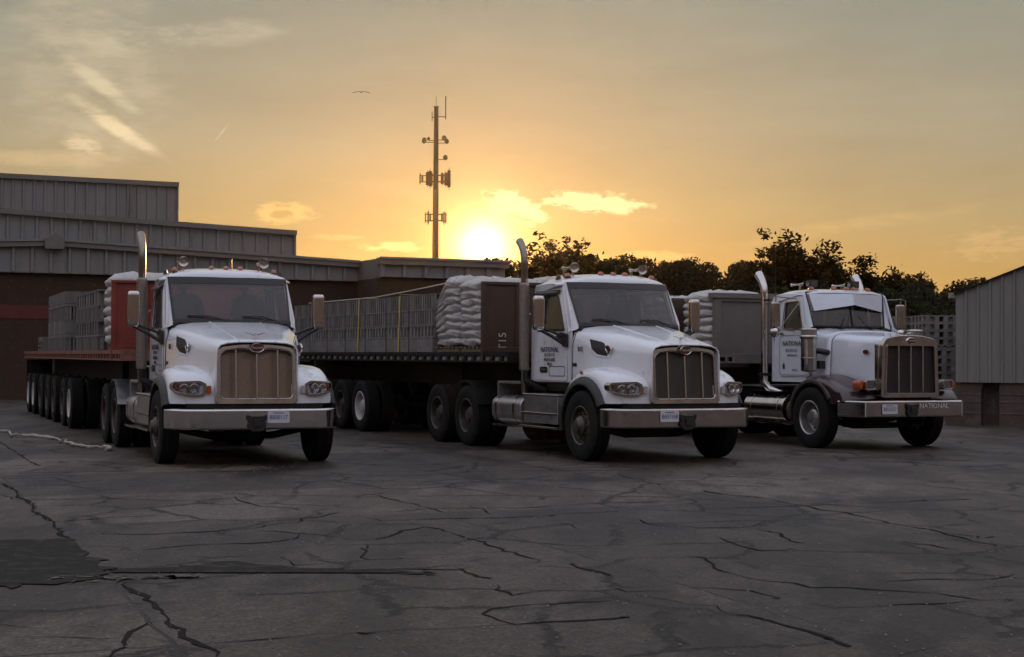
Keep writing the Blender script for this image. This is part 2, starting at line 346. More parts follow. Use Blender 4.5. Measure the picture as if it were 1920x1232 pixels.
def smoothstep(a, b, x):
    t = max(0, min(1, (x-a)/(b-a))); return t*t*(3-2*t)

def chassis(root, L, z0=.72, z1=.98):
    bm = B()
    for s in (1,-1):
        box(bm, (.15, L), (s*.43-.045, s*.43+.045), (z0, z1))
    for u in (.3, 1.6, 3.0, 4.3, 5.5, L-.1):
        box(bm, (u, u+.12), (-.39,.39), (z0+.04, z1-.04))
    box(bm, (.45,2.4), (-.36,.36), (.50,1.05))      # engine and sump
    box(bm, (.55,1.2), (-.26,.26), (.33,.52))
    box(bm, (2.3,3.3), (-.2,.2), (.55,.9))
    for u in (.62,):
        tube(bm, [(u,-1.0,.5),(u,-.45,.38),(u,.45,.38),(u,1.0,.5)], .055, 8)
    tube(bm, [(3.2,0,.75),(L-2.2,0,.62)], .06, 8)
    return done('chassis', bm, frame_m, root, 30, .006)

def rear_end(root, uA, uB, rim_mat=None):
    for s in (1,-1):
        for u in (uA, uB): wheel(root, u, s*1.25, s, 'drive', rim_mat=rim_mat or rim_dk, dual=True)
    bm = B()
    for u in (uA, uB):
        tube(bm, [(u,-.9,.52),(u,-.3,.52),(u,-.16,.54),(u,.16,.54),(u,.3,.52),(u,.9,.52)], [.08,.09,.22,.22,.09,.08], 10)
    for s in (1,-1):
        tube(bm, [(uA-.2,s*.55,.55),(uA,s*.55,.7),((uA+uB)/2,s*.55,.8),(uB,s*.55,.7),(uB+.2,s*.55,.55)], .05, 6)
    done('drive_axles', bm, frame_m, root, 40)
    bm = B(); c = (uA+uB)/2
    ring = [(c-.5,.45),(c-.1,.5),(c+.25,.45),(c+.65,.16),(c+.65,-.16),(c+.25,-.45),(c-.1,-.5),(c-.5,-.45)]
    loft(bm, [[(a, b, 1.10) for a, b in ring], [(a, b, 1.17) for a, b in ring]])
    box(bm, (c-.25,c+.25), (-.5,.5), (.97,1.10))
    done('fifth_wheel', bm, frame_m, root, 30, .008)

def gap_lines(root):
    pass

def marker(root, u, v, z, s=1):
    bm = B()
    loft(bm, [[(u+.03+q*.085*cos(a)*(1 if cos(a) < 0 else 1.1), v+q*.05*sin(a), z+h) for a in [2*pi*k/12 for k in range(12)]] for q, h in ((1,0),(1.02,.012),(.95,.02))])
    b = done('marker_light', bm, black, root, 40)
    bm = B()
    loft(bm, [[(u+.03+q*.075*cos(a)+sh, v+q*.042*sin(a), z+h) for a in [2*pi*k/12 for k in range(12)]] for q, h, sh in ((1,.018,0),(.96,.04,0),(.8,.058,.004),(.45,.07,.01),(.1,.073,.012))])
    done('lens', bm, amber, b, 60)

def plate(root, name, s, o, th=.006):
    """number plate facing forward (-x)"""
    bm = B(); panel(bm, rrect(-.155,.155,-.08,.08,.015,2), [], lambda a, b, t: (o[0]-th+t, o[1]-a, o[2]+b), th)
    p = done('number_plate', bm, platem, root, 0)
    text('plate_number', s, .085, plateink, p, (o[0]-th-.002, o[1], o[2]-.005), (0,-1,0), (0,0,1), .001, sx=.85)
    text('plate_state', 'MICHIGAN', .03, plateink, p, (o[0]-th-.002, o[1], o[2]+.058), (0,-1,0), (0,0,1), .001)
    return p

def bumper(root, path, z0, z1, mat, th=.05):
    """path: half plan outline [(u,v)] from centre to the end"""
    full = [(u, -v) for u, v in path[::-1]]+[(u, v) for u, v in path[1:]]
    rings = []
    n = len(full)
    for i, (u, v) in enumerate(full):
        a = Vector(full[max(i-1,0)]); b = Vector(full[min(i+1,n-1)]); d = (b-a).normalized(); nx, ny = d.y, -d.x   # inward normal
        if nx < 0: nx, ny = -nx, -ny
        def P(off, z): return (u+nx*off, v+ny*off, z)
        m = (z1-z0)
        rings.append([P(.02,z0),P(.003,z0+.012),P(0,z0+.03),P(0,z0+m*.5),P(0,z1-.03),P(.003,z1-.012),P(.02,z1),P(th,z1),P(th,z1-.01),P(.03,z1-.02),P(.03,z0+.02),P(th,z0+.01),P(th,z0)])
    bm = B(); loft(bm, rings)
    return done('bumper', bm, mat, root, 50)

def tow_hook(root, u, v, z, w=.13):
    bm = B()
    pts = rpoly([(-w,.11),(-w*.75,.08),(w*.75,.08),(w,.11),(w*1.1,.05),(w*.85,0),(w*1.05,-.05),(w*.8,-.1),(w*.5,-.13),(-w*.5,-.13),(-w*.8,-.1),(-w*1.05,-.05),(-w*.85,0),(-w*1.1,.05)], .02, 2)
    panel(bm, pts, [], lambda a, b, t: (u-t, v+a, z+b), .035)
    box(bm, (u-.055,u-.03), (v-.05,v+.05), (z-.06,z+.04))
    return done('tow_bracket', bm, black, root, 30, .004)

# ------------------------------------------------------------------ rounded-hood day cab tractor
HOOD = [  # u, zc, then (v,z) pairs down the side
 (-.385, 1.735, .25,1.732, .42,1.718, .52,1.69, .562,1.64, .578,1.56, .582,1.2, .582,.90),
 (-.30, 1.762, .25,1.758, .43,1.742, .53,1.71, .575,1.655, .59,1.56, .594,1.2, .594,.90),
 (-.12, 1.80, .26,1.795, .44,1.78, .555,1.745, .61,1.68, .64,1.57, .65,1.2, .65,.90),
 (.25, 1.87, .28,1.865, .49,1.845, .63,1.80, .70,1.725, .745,1.60, .76,1.22, .74,.90),
 (.60, 1.94, .30,1.935, .54,1.915, .70,1.865, .785,1.785, .84,1.65, .86,1.25, .82,.90),
 (1.0, 2.015, .33,2.01, .60,1.985, .785,1.935, .88,1.85, .93,1.70, .945,1.3, .93,1.10),
 (1.38, 2.075, .36,2.07, .64,2.045, .83,2.0, .93,1.915, .978,1.75, .99,1.3, .99,1.12)]
HR = catmull(HOOD, 6)
def hood_ring(row, grow=0):
    zc = row[1]; side = [(row[i], row[i+1]) for i in range(2, len(row), 2)]
    return [(row[0], 0, zc)]+[(row[0], v, z) for v, z in side]
def hood_v(u, z):
    row = min(HR, key=lambda r: abs(r[0]-u))
    i = HR.index(row); 
    j = min(len(HR)-1, i+1) if u > row[0] else max(0, i-1)
    def vv(r):
        P = [(r[k], r[k+1]) for k in range(2, len(r), 2)]
        for (v0, z0), (v1, z1) in zip(P, P[1:]):
            if z0 >= z >= z1: return v0+(v1-v0)*(z0-z)/(z0-z1+1e-9)
        return P[-1][0] if z < P[-1][1] else P[0][0]
    a = vv(row)
    if i == j: return a
    t = (u-row[0])/(HR[j][0]-row[0]); return a+(vv(HR[j])-a)*t

def cab_v(u, z):
    v = .995-.085*(max(0, (z-1.95)/.75))**1.4
    v -= .02*max(0, (1.7-u)/.35)
    return v

def door_text(parent, lines, vfn, u0, ink):
    for s, size, z, font_sx, sh, m in lines:
        text('door_lettering', s, size, m, parent, (u0, vfn(u0, z), z), (-1,0,0), (0,0,1), .003, sx=font_sx, shear=sh)

clear_amber = M('clear_signal_lens', (.42,.36,.33), .2, coat=.5)
def headlight(root, s, clear=False):
    # body swept back from amber inner end to the outer tip
    def F(a, b, t):   # a along 0 inner..1 outer, b height, t depth
        u = -.33+.20*a**1.6+t; v = s*(.69+.455*a); return (u, v, 1.075+b)
    out = rpoly([(0,.07),(.2,.115),(.93,.10),(1.0,.07),(1.0,-.01),(.9,-.06),(.5,-.10),(.12,-.10),(0,-.06)], .05, 3)
    bm = B(); panel(bm, out, [rpoly([(.10,.05),(.24,.085),(.90,.075),(.95,.05),(.95,.0),(.86,-.045),(.5,-.07),(.16,-.07),(.10,-.03)], .04, 3)], F, .05)
    panel(bm, out, [], lambda a, b, t: F(a, b, t+.05), .10)
    h = done('headlight', bm, chrome_old, root, 40, .006)
    bm = B(); panel(bm, rpoly([(.09,.055),(.24,.09),(.90,.08),(.96,.05),(.96,.0),(.86,-.05),(.5,-.075),(.16,-.075),(.09,-.03)], .04, 3), [], lambda a, b, t: F(a, b, t+.01), .004)
    done('lens', bm, lensm, h, 0)
    bm = B()
    for a, r in ((.34,.062),(.62,.058)):
        u, v, z = F(a, .005, .05); ax = (-1, s*.25, 0)
        lathe(bm, [(0,0),(r*.35,.002),(r*.42,.02),(r*.6,.012),(r*.85,.022),(r,.04),(r*1.06,.038)], (u+.0, v, z), ax, 20)
    done('reflector', bm, chrome, h, 40)
    bm = B()
    for b in (.035, .0):
        u, v, z = F(.85, b, .045); lathe(bm, [(0,.02),(.02,.016),(.03,.0)], (u, v, z), (-1, s*.4, 0), 10)
    done('bulb', bm, amber, h, 40)
    bm = B(); panel(bm, rrect(.0,.055,-.055,.055,.012,2), [], lambda a, b, t: (-.372+t, s*(.635+a), 1.065+b), .05)
    done('turn_signal', bm, amber if (s > 0 and clear) else clear_amber, h, 0, .006)
    return h

def modern_tractor(label, X, Y, yaw, o):
    root = thing('truck', label, 'semi truck', (X, Y, 0), yaw+pi/2, 'white tractor units parked in a row')
    chassis(root, 7.0)
    for s in (1,-1): wheel(root, .60, s*1.25, s, 'steer', rim_mat=o['rim'])
    rear_end(root, 4.87, 6.19, o.get('drim'))
    # hood
    bm = B(); rings = []
    for row in HR:
        h = hood_ring(row); rings.append([(u, -v, z) for u, v, z in h[:0:-1]]+h)
    loft(bm, rings, closed=False)
    # front face closing
    hood = done('hood', bm, white, root, 40)
    sol = hood.modifiers.new('s', 'SOLIDIFY'); sol.thickness = .02; sol.offset = -1
    bm = B(); r_ = min(HR, key=lambda q: abs(q[0]-1.33)); h = hood_ring(r_); pr = [(u, -v*1.003, z+.002) for u, v, z in h[:0:-1]]+[(u, v*1.003, z+.002) for u, v, z in h]
    tube(bm, pr, .006, 5); done('hood_seam', bm, black, hood, 60)
    for s in (1,-1):
        bm = B(); vv = hood_v(1.27, 1.42)+.002; box(bm, (1.22,1.34), (s*vv-.008, s*vv+.014), (1.40,1.45)); done('hood_latch', bm, black, hood, 0, .006)
    # hood creases (two raised ribs)
    bm = B()
    for s in (1,-1):
        pts = []
        for r in HR[2:-4]:
            k = (r[0]+.3)/1.7; v = .26+.14*k
            zc = r[1]+(r[3]-r[1])*min(1, v/r[2])-.004
            pts.append((r[0], s*v, zc))
        tube(bm, pts, .014, 8)
    done('hood_ribs', bm, white, hood, 60)
    # fenders
    for s in (1,-1):
        rings = []
        slices = [(.50,0,0),(.70,0,0),(.86,0,-.005),(1.0,.0,-.02),(1.08,.0,-.045),(1.13,.01,-.085),(1.155,.02,-.14),(1.165,.03,-.20)]
        hub = (.60,.52); ra = .63
        for v, dr, dz in slices:
            sw = .30*max(0, (v-.55)/.6)**1.7
            top = [(-.335,.865),(-.335,1.0),(-.325,1.12),(-.27,1.21),(-.15,1.285),(.05,1.345),(.28,1.395),(.52,1.415),(.78,1.40),(1.0,1.33),(1.16,1.22),(1.24,1.12)]
            ring = []
            for (u, z) in top:
                f = max(0, min(1, (.45-u)/.78))
                zz = z+dz*(1 if z > 1.1 else .3*0+max(0, (z-.95)/.15) if z > .95 else 0)
                ring.append((u+sw*f+(dr*1.2 if u < 0 else 0), s*v, zz))
            a0 = math.degrees(math.asin((.865-.52)/ra))
            for k in range(11):
                a = radians(20+ (180-a0-20)*k/10) ; ring.append((hub[0]+ra*cos(a), s*v, hub[1]+ra*sin(a)))
            rings.append(ring)
        bm = B(); loft(bm, rings)
        f = done('fender', bm, white, root, 55)
        bm = B()  # black rubber flare
        rr = []
        for k in range(17):
            a = radians(-8+ (180-28+8)*k/16); c_, s_ = cos(a), sin(a)
            rr.append([(.6+q*c_, s*v, .52+q*s_) for q, v in ((.60,1.0),(.60,1.225),(.62,1.245),(.70,1.23),(.735,1.17),(.70,1.15),(.64,1.15),(.64,1.0))])
        loft(bm, rr)
        done('fender_flare', bm, black, f, 50)
        bm = B(); box(bm, (.69,.75), (s*1.155-.012, s*1.155+.012), (1.285,1.335)); done('side_marker', bm, amber if not o['clear'] else lensm, f, 0, .008)
        headlight(root, s, o['clear'])
        # intake vent and oval badge on the hood side
        bm = B()
        poly = rpoly([(.95,1.815),(.66,1.765),(.60,1.735),(.575,1.67),(.51,1.60),(.50,1.555),(.72,1.585),(.84,1.66)], .02, 2)
        def fnv(a, b, t): return (a, s*(hood_v(a, b)+.002+t), b)
        panel(bm, poly, [], lambda a, b, t: fnv(a, b, t+.006), .006, sub=3); done('intake_vent', bm, gr_dark, root, 0)
        bm = B(); big = rpoly([(1.0,1.85),(.64,1.79),(.57,1.75),(.54,1.68),(.47,1.61),(.44,1.53),(.74,1.55),(.88,1.64)], .03, 2)
        panel(bm, big, [poly], fnv, .010, sub=2); done('vent_trim', bm, white, root, 0, .004)
        bm = B(); u0, z0 = .50, 1.652
        rings = []
        for k in range(20):
            a = 2*pi*k/20; rings.append([(u0+(.105+q*cos(b))*cos(a), s*(hood_v(u0, z0)+.02+q*sin(b)), z0+(.06+q*cos(b))*sin(a)) for q, b in [(.012, 2*pi*j/6) for j in range(6)]])
        rings.append(rings[0]); loft(bm, rings, True, (False, False)); bd = done('side_badge', bm, chrome, root, 60)
        bm = B(); loft(bm, [[(u0+.10*cos(a), s*(hood_v(u0, z0)+q), z0+.055*sin(a)) for a in [2*pi*k/20 for k in range(20)]] for q in (.0,.022)]); done('badge_face', bm, redemb, bd, 0)
        # fleet number on the cowl
        text('fleet_number', o['num'], .11, inkm, root, (1.13, s*(hood_v(1.13, 1.66)+.010), 1.66), (-s,0,0), (0,0,1), .003, sx=.95)
    # grille shell
    bm = B()
    def gu(z): return -.365+.06*(z-.87)/.81
    outer = rpoly([(-.575,.865),(.575,.865),(.572,1.58),(.50,1.655),(.25,1.692),(0,1.70),(-.25,1.692),(-.50,1.655),(-.572,1.58)], .05, 3)
    inner = rpoly([(-.505,.935),(.505,.935),(.505,1.56),(.44,1.61),(.2,1.64),(.12,1.625),(0,1.60),(-.12,1.625),(-.2,1.64),(-.44,1.61),(-.505,1.56)], .07, 3)
    panel(bm, outer, [inner], lambda a, b, t: (gu(b)-.015+t, a, b), .09)
    g = done('grille', bm, shell_m, root, 35, .012)
    bm = B(); ring = rpoly([(-.505,.935),(.505,.935),(.505,1.56),(.44,1.61),(.2,1.64),(0,1.60),(-.2,1.64),(-.44,1.61),(-.505,1.56)], .07, 3)
    pts = [(gu(b)-.022, a, b) for a, b in ring]; tube(bm, pts+[pts[0]], .011, 6, False); done('grille_rim', bm, chrome, g, 60)
    bm = B(); panel(bm, [(-.54,.9),(.54,.9),(.54,1.69),(-.54,1.69)], [], lambda a, b, t: (gu(b)+.03+t, a, b), .01)
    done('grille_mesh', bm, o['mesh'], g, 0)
    for v in (-.294, 0, .294):
        bm = B(); zt = 1.56 if v == 0 else 1.615
        tube(bm, [(gu(z)-.02, v, z) for z in (.945, 1.2, 1.45, zt)], [.017,.017,.017,.017], 8); done('grille_bar', bm, chrome, g, 60)
    bm = B(); lathe(bm, [(.0,.03),(.055,.03),(.058,.02),(.066,.024),(.07,.012),(.07,0)], (0,0,0), (-1,0,0), 24)
    for v_ in bm.verts: v_.co.y *= 1.55
    e = done('oval_badge', bm, chrome, root, 40, loc=(-.345, 0, 1.648))
    bm = B(); lathe(bm, [(0,.034),(.052,.033),(.052,.02)], (0,0,0), (-1,0,0), 24)
    for v_ in bm.verts: v_.co.y *= 1.6
    bf = done('badge_face', bm, redemb, e, 0)
    text('badge_script', 'Peterbilt', .045, inkwhite, bf, (-.036, 0, 0), (0,-1,0), (0,0,1), .001, shear=.4)
    # hood ornament: a little winged bird
    bm = B()
    tube(bm, [(-.20,0,1.80),(-.24,0,1.815),(-.30,0,1.835),(-.345,0,1.842)], [.012,.022,.018,.004], 8)
    for s in (1,-1): loft(bm, [[(-.25,s*.012,1.825),(-.22,s*.012,1.828),(-.22,s*.012,1.818),(-.25,s*.012,1.815)], [(-.24,s*.11,1.855),(-.215,s*.11,1.857),(-.215,s*.11,1.852),(-.24,s*.11,1.85)], [(-.22,s*.15,1.862),(-.21,s*.15,1.862),(-.21,s*.15,1.86),(-.22,s*.15,1.86)]])
    done('hood_ornament', bm, chrome, root, 50)
    # bumper
    b = bumper(root, [(-.50,0),(-.50,.4),(-.498,.78),(-.475,.92),(-.40,1.05),(-.27,1.15),(-.13,1.205),(0,1.22)], .515, .80, o['bump'])
    bm = B(); box(bm, (-.44,-.1), (-.75,.75), (.55,.78)); box(bm, (-.36,.6), (-.95,.95), (.80,.87)); done('bumper_bracket', bm, frame_m, root, 0)
    plate(b, 'plate', o['plate'], o['ppos'])
    tow_hook(b, -.512, o['hook'], .62)
    bm = B()
    for v in (-.62,-.35,.15,.6): lathe(bm, [(.0,.012),(.012,.01),(.014,0)], (-.504, v, .76), (-1,0,0), 8)
    done('bolts', bm, chrome, b, 40)
    # cab sides, doors, glass
    win = [(1.575,1.965),(2.50,1.965),(2.52,2.42),(2.46,2.50),(1.98,2.51),(1.86,2.46)]
    side = [(1.40,1.15),(2.79,1.15),(2.79,2.66),(2.70,2.71),(1.80,2.71),(1.70,2.62),(1.42,2.08)]
    for s in (1,-1):
        bm = B(); hole = rpoly([(1.53,1.92),(2.56,1.92),(2.57,2.46),(2.48,2.55),(1.96,2.56),(1.82,2.50)], .05, 3)
        sub = []
        def fn(a, b, t): return (a, s*(cab_v(a, b)-.03+t), b)
        panel(bm, side, [hole], fn, .03); done('cab_side', bm, white, root, 45)
        bm = B(); panel(bm, [(1.42,1.3),(2.75,1.3),(2.75,2.6),(1.8,2.6),(1.46,2.1)], [hole], lambda a, b, t: (a, s*(cab_v(a, b)-.05+t), b), .01); done('cab_lining', bm, trim_dk, root, 0)
        bm = B()
        dout = rpoly([(1.51,1.17),(2.67,1.17),(2.67,2.52),(2.58,2.60),(1.93,2.61),(1.80,2.55),(1.51,1.98)], .03, 2)
        w2 = rpoly(win, .06, 3)
        panel(bm, dout, [w2], lambda a, b, t: (a, s*(cab_v(a, b)+.002+t), b), .014)
        d = done('door', bm, white, root, 30, .005)
        bm = B(); panel(bm, w2, [], lambda a, b, t: (a, s*(cab_v(a, b)-.012+t), b), .004); done('window', bm, sideglass, d, 0)
        bm = B(); panel(bm, rpoly([(1.55,1.94),(2.53,1.94),(2.55,2.44),(2.47,2.525),(1.97,2.535),(1.845,2.485)], .06, 3), [w2], lambda a, b, t: (a, s*(cab_v(a, b)+.012+t), b), .008); done('window_seal', bm, black, d, 0)
        bm = B(); panel(bm, rpoly([(2.15,1.29),(2.42,1.29),(2.42,1.385),(2.15,1.385)], .04, 3), [], lambda a, b, t: (a, s*(cab_v(a, b)+.016+t), b), .006)
        hd = done('door_handle', bm, black, d, 0)
        bm = B(); tube(bm, [(2.19,s*(cab_v(2.2,1.33)+.028),1.33),(2.35,s*(cab_v(2.2,1.33)+.036),1.345)], .010, 6); done('latch', bm, chrome, hd, 60)
        bm = B(); panel(bm, rrect(1.56,2.1,1.24,1.40,.03,2), [rrect(1.57,2.09,1.25,1.39,.03,2)], lambda a, b, t: (a, s*(cab_v(a, b)+.016+t), b), .003); done('door_seam', bm, inkgrey, d, 0)
        text('door_lettering', 'NATIONAL', .115, inkm, d, (2.07, s*(1.0+.02), 1.655), (-s,0,0), (0,0,1), .002, sx=1.1)
        text('door_lettering', 'BLOCK CO.', .075, inkgrey, d, (2.07, s*(1.0+.02), 1.575), (-s,0,0), (0,0,1), .002, sx=.95, shear=.3)
        text('door_lettering', 'WESTLAND', .075, inkm, d, (2.07, s*(1.0+.02), 1.495), (-s,0,0), (0,0,1), .002)
        text('door_lettering', 'MICH', .07, inkm, d, (2.07, s*(1.0+.02), 1.425), (-s,0,0), (0,0,1), .002)
        # rain visor above the window
        bm = B(); loft(bm, [[(a, s*(cab_v(a,2.55)+.02), 2.60), (a, s*(cab_v(a,2.55)+.075), 2.545+.01), (a, s*(cab_v(a,2.55)+.075), 2.535), (a, s*(cab_v(a,2.55)+.02), 2.585)] for a in (1.82,2.1,2.4,2.66)]); done('rain_visor', bm, black, d, 0)
        # mirror
        bm = B(); rings = []
        for z, q in ((1.955,.80),(1.975,.95),(2.02,1),(2.2,1.02),(2.42,1),(2.465,.93),(2.485,.75)):
            rings.append([(1.675+.055*q*cx, s*(1.405+.088*q*cy), z) for cx, cy in rrect(-1,1,-1,1,.5,3)])
        loft(bm, rings); m = done('mirror', bm, chrome, root, 50)
        bm = B(); box(bm, (1.732,1.737), (s*1.33,s*1.48) if s > 0 else (-1.48,-1.33), (1.99,2.45)); done('mirror_glass', bm, chrome, m, 0)
        bm = B()
        panel(bm, rpoly([(1.47,1.69),(1.56,1.70),(1.80,1.86),(1.66,1.93),(1.47,1.90)], .02, 2), [], lambda a, b, t: (a, s*(cab_v(a, b)+.015+t), b), .035)
        tube(bm, [(1.56,s*1.02,1.74),(1.62,s*1.2,1.86),(1.67,s*1.40,1.97)], .026, 8)
        tube(bm, [(1.60,s*1.02,1.86),(1.64,s*1.18,1.93),(1.67,s*1.34,1.985)], .022, 8)
        done('mirror_arm', bm, black, m, 50)
        # A pillar
        bm = B()
        A0 = [(1.46,1.0,1.93),(1.33,.93,1.96),(1.33,.86,2.0),(1.50,.94,1.95)]; A1 = [(1.83,.925,2.71),(1.74,.90,2.72),(1.77,.87,2.72),(1.88,.88,2.71)]
        loft(bm, [[(p[0]+(q[0]-p[0])*t, s*(p[1]+(q[1]-p[1])*t), p[2]+(q[2]-p[2])*t) for p, q in zip(A0, A1)] for t in (0,.5,1)])
        done('a_pillar', bm, white, root, 60)
        # air horn on roof
        bm = B(); y = s*.62
        lathe(bm, [(.085,0),(.083,.01),(.05,.05),(.03,.1),(.02,.2),(.018,.36),(.03,.37),(.035,.42),(.02,.44),(0,.44)], (1.98,y,2.965), (1,0,0), 16)
        tube(bm, [(2.05,y,2.82),(2.05,y,2.95)], .02, 6); tube(bm, [(2.36,y,2.81),(2.36,y,2.95)], .02, 6)
        lathe(bm, [(0,.012),(.055,.02),(.078,.008)], (1.985,y,2.965), (1,0,0), 16)
        done('air_horn', bm, chrome_old, root, 50)
        bm = B(); loft(bm, [[(u, s*(v), z) for u, v, z in r] for r in ([(1.98,.86,2.77),(2.04,.92,2.75),(2.12,.90,2.76),(2.06,.84,2.79)], [(2.0,.87,2.83),(2.03,.90,2.82),(2.09,.89,2.82),(2.06,.86,2.84)])]); done('roof_bracket', bm, black, root, 30)
        # grab bar behind door
        bm = B(); tube(bm, [(2.86,s*.98,1.35),(2.93,s*1.02,1.38),(2.93,s*1.02,2.2),(2.86,s*.98,2.24)], .014, 6); done('grab_bar', bm, chrome_old, root, 60)
    # cab back with windows, floor, dash
    bm = B(); holes = [rrect(-.44,.44,2.12,2.60,.06,3), rrect(.53,.80,2.12,2.60,.05,3), rrect(-.80,-.53,2.12,2.60,.05,3)]
    panel(bm, [(-.99,1.15),(.99,1.15),(.985,1.95),(.915,2.70),(-.915,2.70),(-.985,1.95)], holes, lambda a, b, t: (2.76+t, a, b), .03)
    bk = done('cab_back', bm, white, root, 0)
    bm = B(); panel(bm, [(-.96,1.2),(.96,1.2),(.955,1.95),(.90,2.66),(-.90,2.66),(-.955,1.95)], holes, lambda a, b, t: (2.745+t, a, b), .01); done('back_lining', bm, trim_dk, bk, 0)
    bm = B()
    for h in holes: panel(bm, h, [], lambda a, b, t: (2.77+t, a, b), .004)
    done('rear_window', bm, rearglass, bk, 0)
    bm = B()
    box(bm, (1.40,2.76), (-.93,.93), (1.16,1.30)); box(bm, (1.30,1.55), (-.88,.88), (1.3,2.03))
    loft(bm, [[(u, v, z) for v in (-.88,-.4,.0,.4,.88)]+[(u, v, 1.9) for v in (.88,-.88)] for u, z in ((1.28,2.02),(1.55,2.06),(1.72,2.0))])
    box(bm, (1.8,2.75), (-.9,.9), (2.62,2.66))
    done('dashboard', bm, trim_dk, root, 40, .01)
    for v in (.50,-.48):
        bm = B()
        loft(bm, [[(2.42+.10*cx-.0, v+w*cy, z) for cx, cy in rrect(-1,1,-1,1,.6,3)] for z, w in ((1.55,.26),(1.8,.29),(2.2,.28),(2.38,.24),(2.46,.17),(2.49,.08))])
        loft(bm, [[(2.2+.28*cx, v+.25*cy, z) for cx, cy in rrect(-1,1,-1,1,.4,3)] for z in (1.45,1.6,1.66)])
        done('seat', bm, seat_m, root, 50)
    bm = B(); rings = []
    C = Vector((1.80,-.48,2.06)); ax = Vector((-.55,0,-.83)).normalized(); n = Vector((0,1,0)); bb = ax.cross(n)
    for k in range(25):
        a = 2*pi*k/24; d = n*cos(a)+bb*sin(a); rings.append([C+d*(.22+.014*cos(q))+ax*.014*sin(q) for q in (0,pi/2,pi,3*pi/2)])
    loft(bm, rings, True, (False, False)); tube(bm, [C+n*.21, C-n*.21], .015, 6); tube(bm, [C, C+ax*.3], .03, 6)
    done('steering_wheel', bm, black, root, 60)
    # windscreen
    def ws(a, t):  # a in -1..1, t 0..1
        u = (1.35-.22*(1-a*a))*(1-t)+(1.735-.20*(1-a*a))*t; v = a*(.885*(1-t)+.905*t); z = 2.05*(1-t)+2.715*t
        return Vector((u, v, z))
    bm = B(); loft(bm, [[ws(a/10, t) for a in range(-10, 11)] for t in (0,.25,.5,.75,1)], closed=False); done('windshield', bm, wsglass, root, 60)
    bm = B()
    for t0, t1 in ((-.02,.045),(.85,1.0)):
        loft(bm, [[ws(a/10, t)+Vector((-.006,0,0)) for a in range(-10, 11)] for t in (t0, t1)], closed=False)
    for s in (1,-1): loft(bm, [[ws(s*q, t/8)+Vector((-.006,0,0)) for q in (.965,1.0)] for t in range(9)], closed=False)
    done('windshield_seal', bm, black, root, 60)
    for a0, dirn in ((.15,1),(-.75,1)):
        bm = B(); tube(bm, [ws(a0,.0)+Vector((-.03,0,0)), ws(a0+.28,.10)+Vector((-.035,0,.0)), ws(a0+.62,.11)+Vector((-.03,0,0))], .010, 6); done('wiper', bm, black, root, 60)
    # cowl strip at the base of the screen
    bm = B(); loft(bm, [[ws(a/10, 0)+Vector(d) for a in range(-10, 11)] for d in ((0,0,.02),(-.03,0,.01),(-.045,0,-.03),(-.0,0,-.06))], closed=False); done('cowl', bm, black, root, 40)
    # roof cap with front lip
    rings = []
    for k in range(25):
        a = -1+2*k/24; v = a*1.0; aa = abs(a)
        uf = 1.80-.27*(1-a*a)+.10*max(0, aa-.9)*10*.6
        cr = (1-aa**4*.72)
        P = [(uf+.10,2.68),(uf+.015,2.68),(uf-.005,2.70),(uf,2.74),(uf+.035,2.785),(uf+.13,2.825),(uf+.35,2.86),(2.30,2.87),(2.58,2.845),(2.74,2.79),(2.81,2.71),(2.825,2.62),(2.70,2.60)]
        tuck = max(0, aa-.93)/.07
        rings.append([(u, v*(1-.075*smoothstep(uf+.12, uf+.55, u))-(.02*tuck*(1 if v > 0 else -1)*(z < 2.69)), 2.685+(z-2.685)*(cr if z > 2.69 else 1)+(-.03*aa**6)) for u, z in P])
    bm = B(); loft(bm, rings); done('roof', bm, white, root, 50)
    for v, u in ((.76,1.92),(.22,1.83),(0,1.82),(-.22,1.83),(-.76,1.92)):
        marker(root, u, v, 2.828-.10*abs(v)**4)
    bm = B(); tube(bm, [(1.95,-.11,2.82),(1.97,-.11,3.02)], .008, 5); lathe(bm, [(.03,0),(.025,.03),(0,.035)], (1.95,-.11,2.815), (0,0,1), 10); done('roof_antenna', bm, black, root, 50)
    # exhaust stack
    bm = B()
    xs, ys = 2.80, 1.115
    tube(bm, [(xs,ys,.95),(xs,ys,1.2),(xs,ys,3.05),(xs+.01,ys,3.18),(xs+.05,ys,3.28),(xs+.12,ys,3.37),(xs+.19,ys,3.43)], [.055,.057,.057,.057,.059,.061,.064], 14, False)
    st = done('exhaust_stack', bm, stack_m, root, 60)
    bm = B(); lathe(bm, [(.072,1.32),(.082,1.34),(.084,2.70),(.076,2.73),(.058,2.74)], (xs, ys, 0), (0,0,1), 18); done('heat_guard', bm, stain, st, 50)
    bm = B(); tube(bm, [(xs,ys,1.34),(xs-.05,ys-.02,1.15),(xs-.25,ys-.3,1.0)], .06, 8); done('exhaust_elbow', bm, frame_m, st, 40); bm = B(); box(bm, (xs-.02,xs+.06), (.9,1.1), (2.66,2.70)); done('stack_bracket', bm, frame_m, st, 40)
    # steps, battery box, tanks
    for s in (1,-1):
        yy = (s*.62, s*1.20) if s > 0 else (-1.20, -.62)
        bm = B(); box(bm, (1.42,2.62), yy, (.50,.93)); box(bm, (1.40,2.64), (s*1.0-.22, s*1.0+.22), (.935,.96)); sb = done('battery_box', bm, alu, root, 20, .012)
        bm = B(); box(bm, (1.38,2.70), (s*1.13-.11, s*1.13+.11), (.42,.455)); box(bm, (1.42,2.68), (s*1.215-.008,s*1.215+.008), (.64,.67)); done('step', bm, chrome_old, sb, 0, .006)
        bm = B(); rings = []
        for u in (2.80,2.83,3.88,3.91):
            q = .92 if u in (2.80,3.91) else 1
            rings.append([(u, s*(.90)+q*.29*cy*1.0, .67+q*.24*cx) for cx, cy in rrect(-1,1,-1,1,.7,5)])
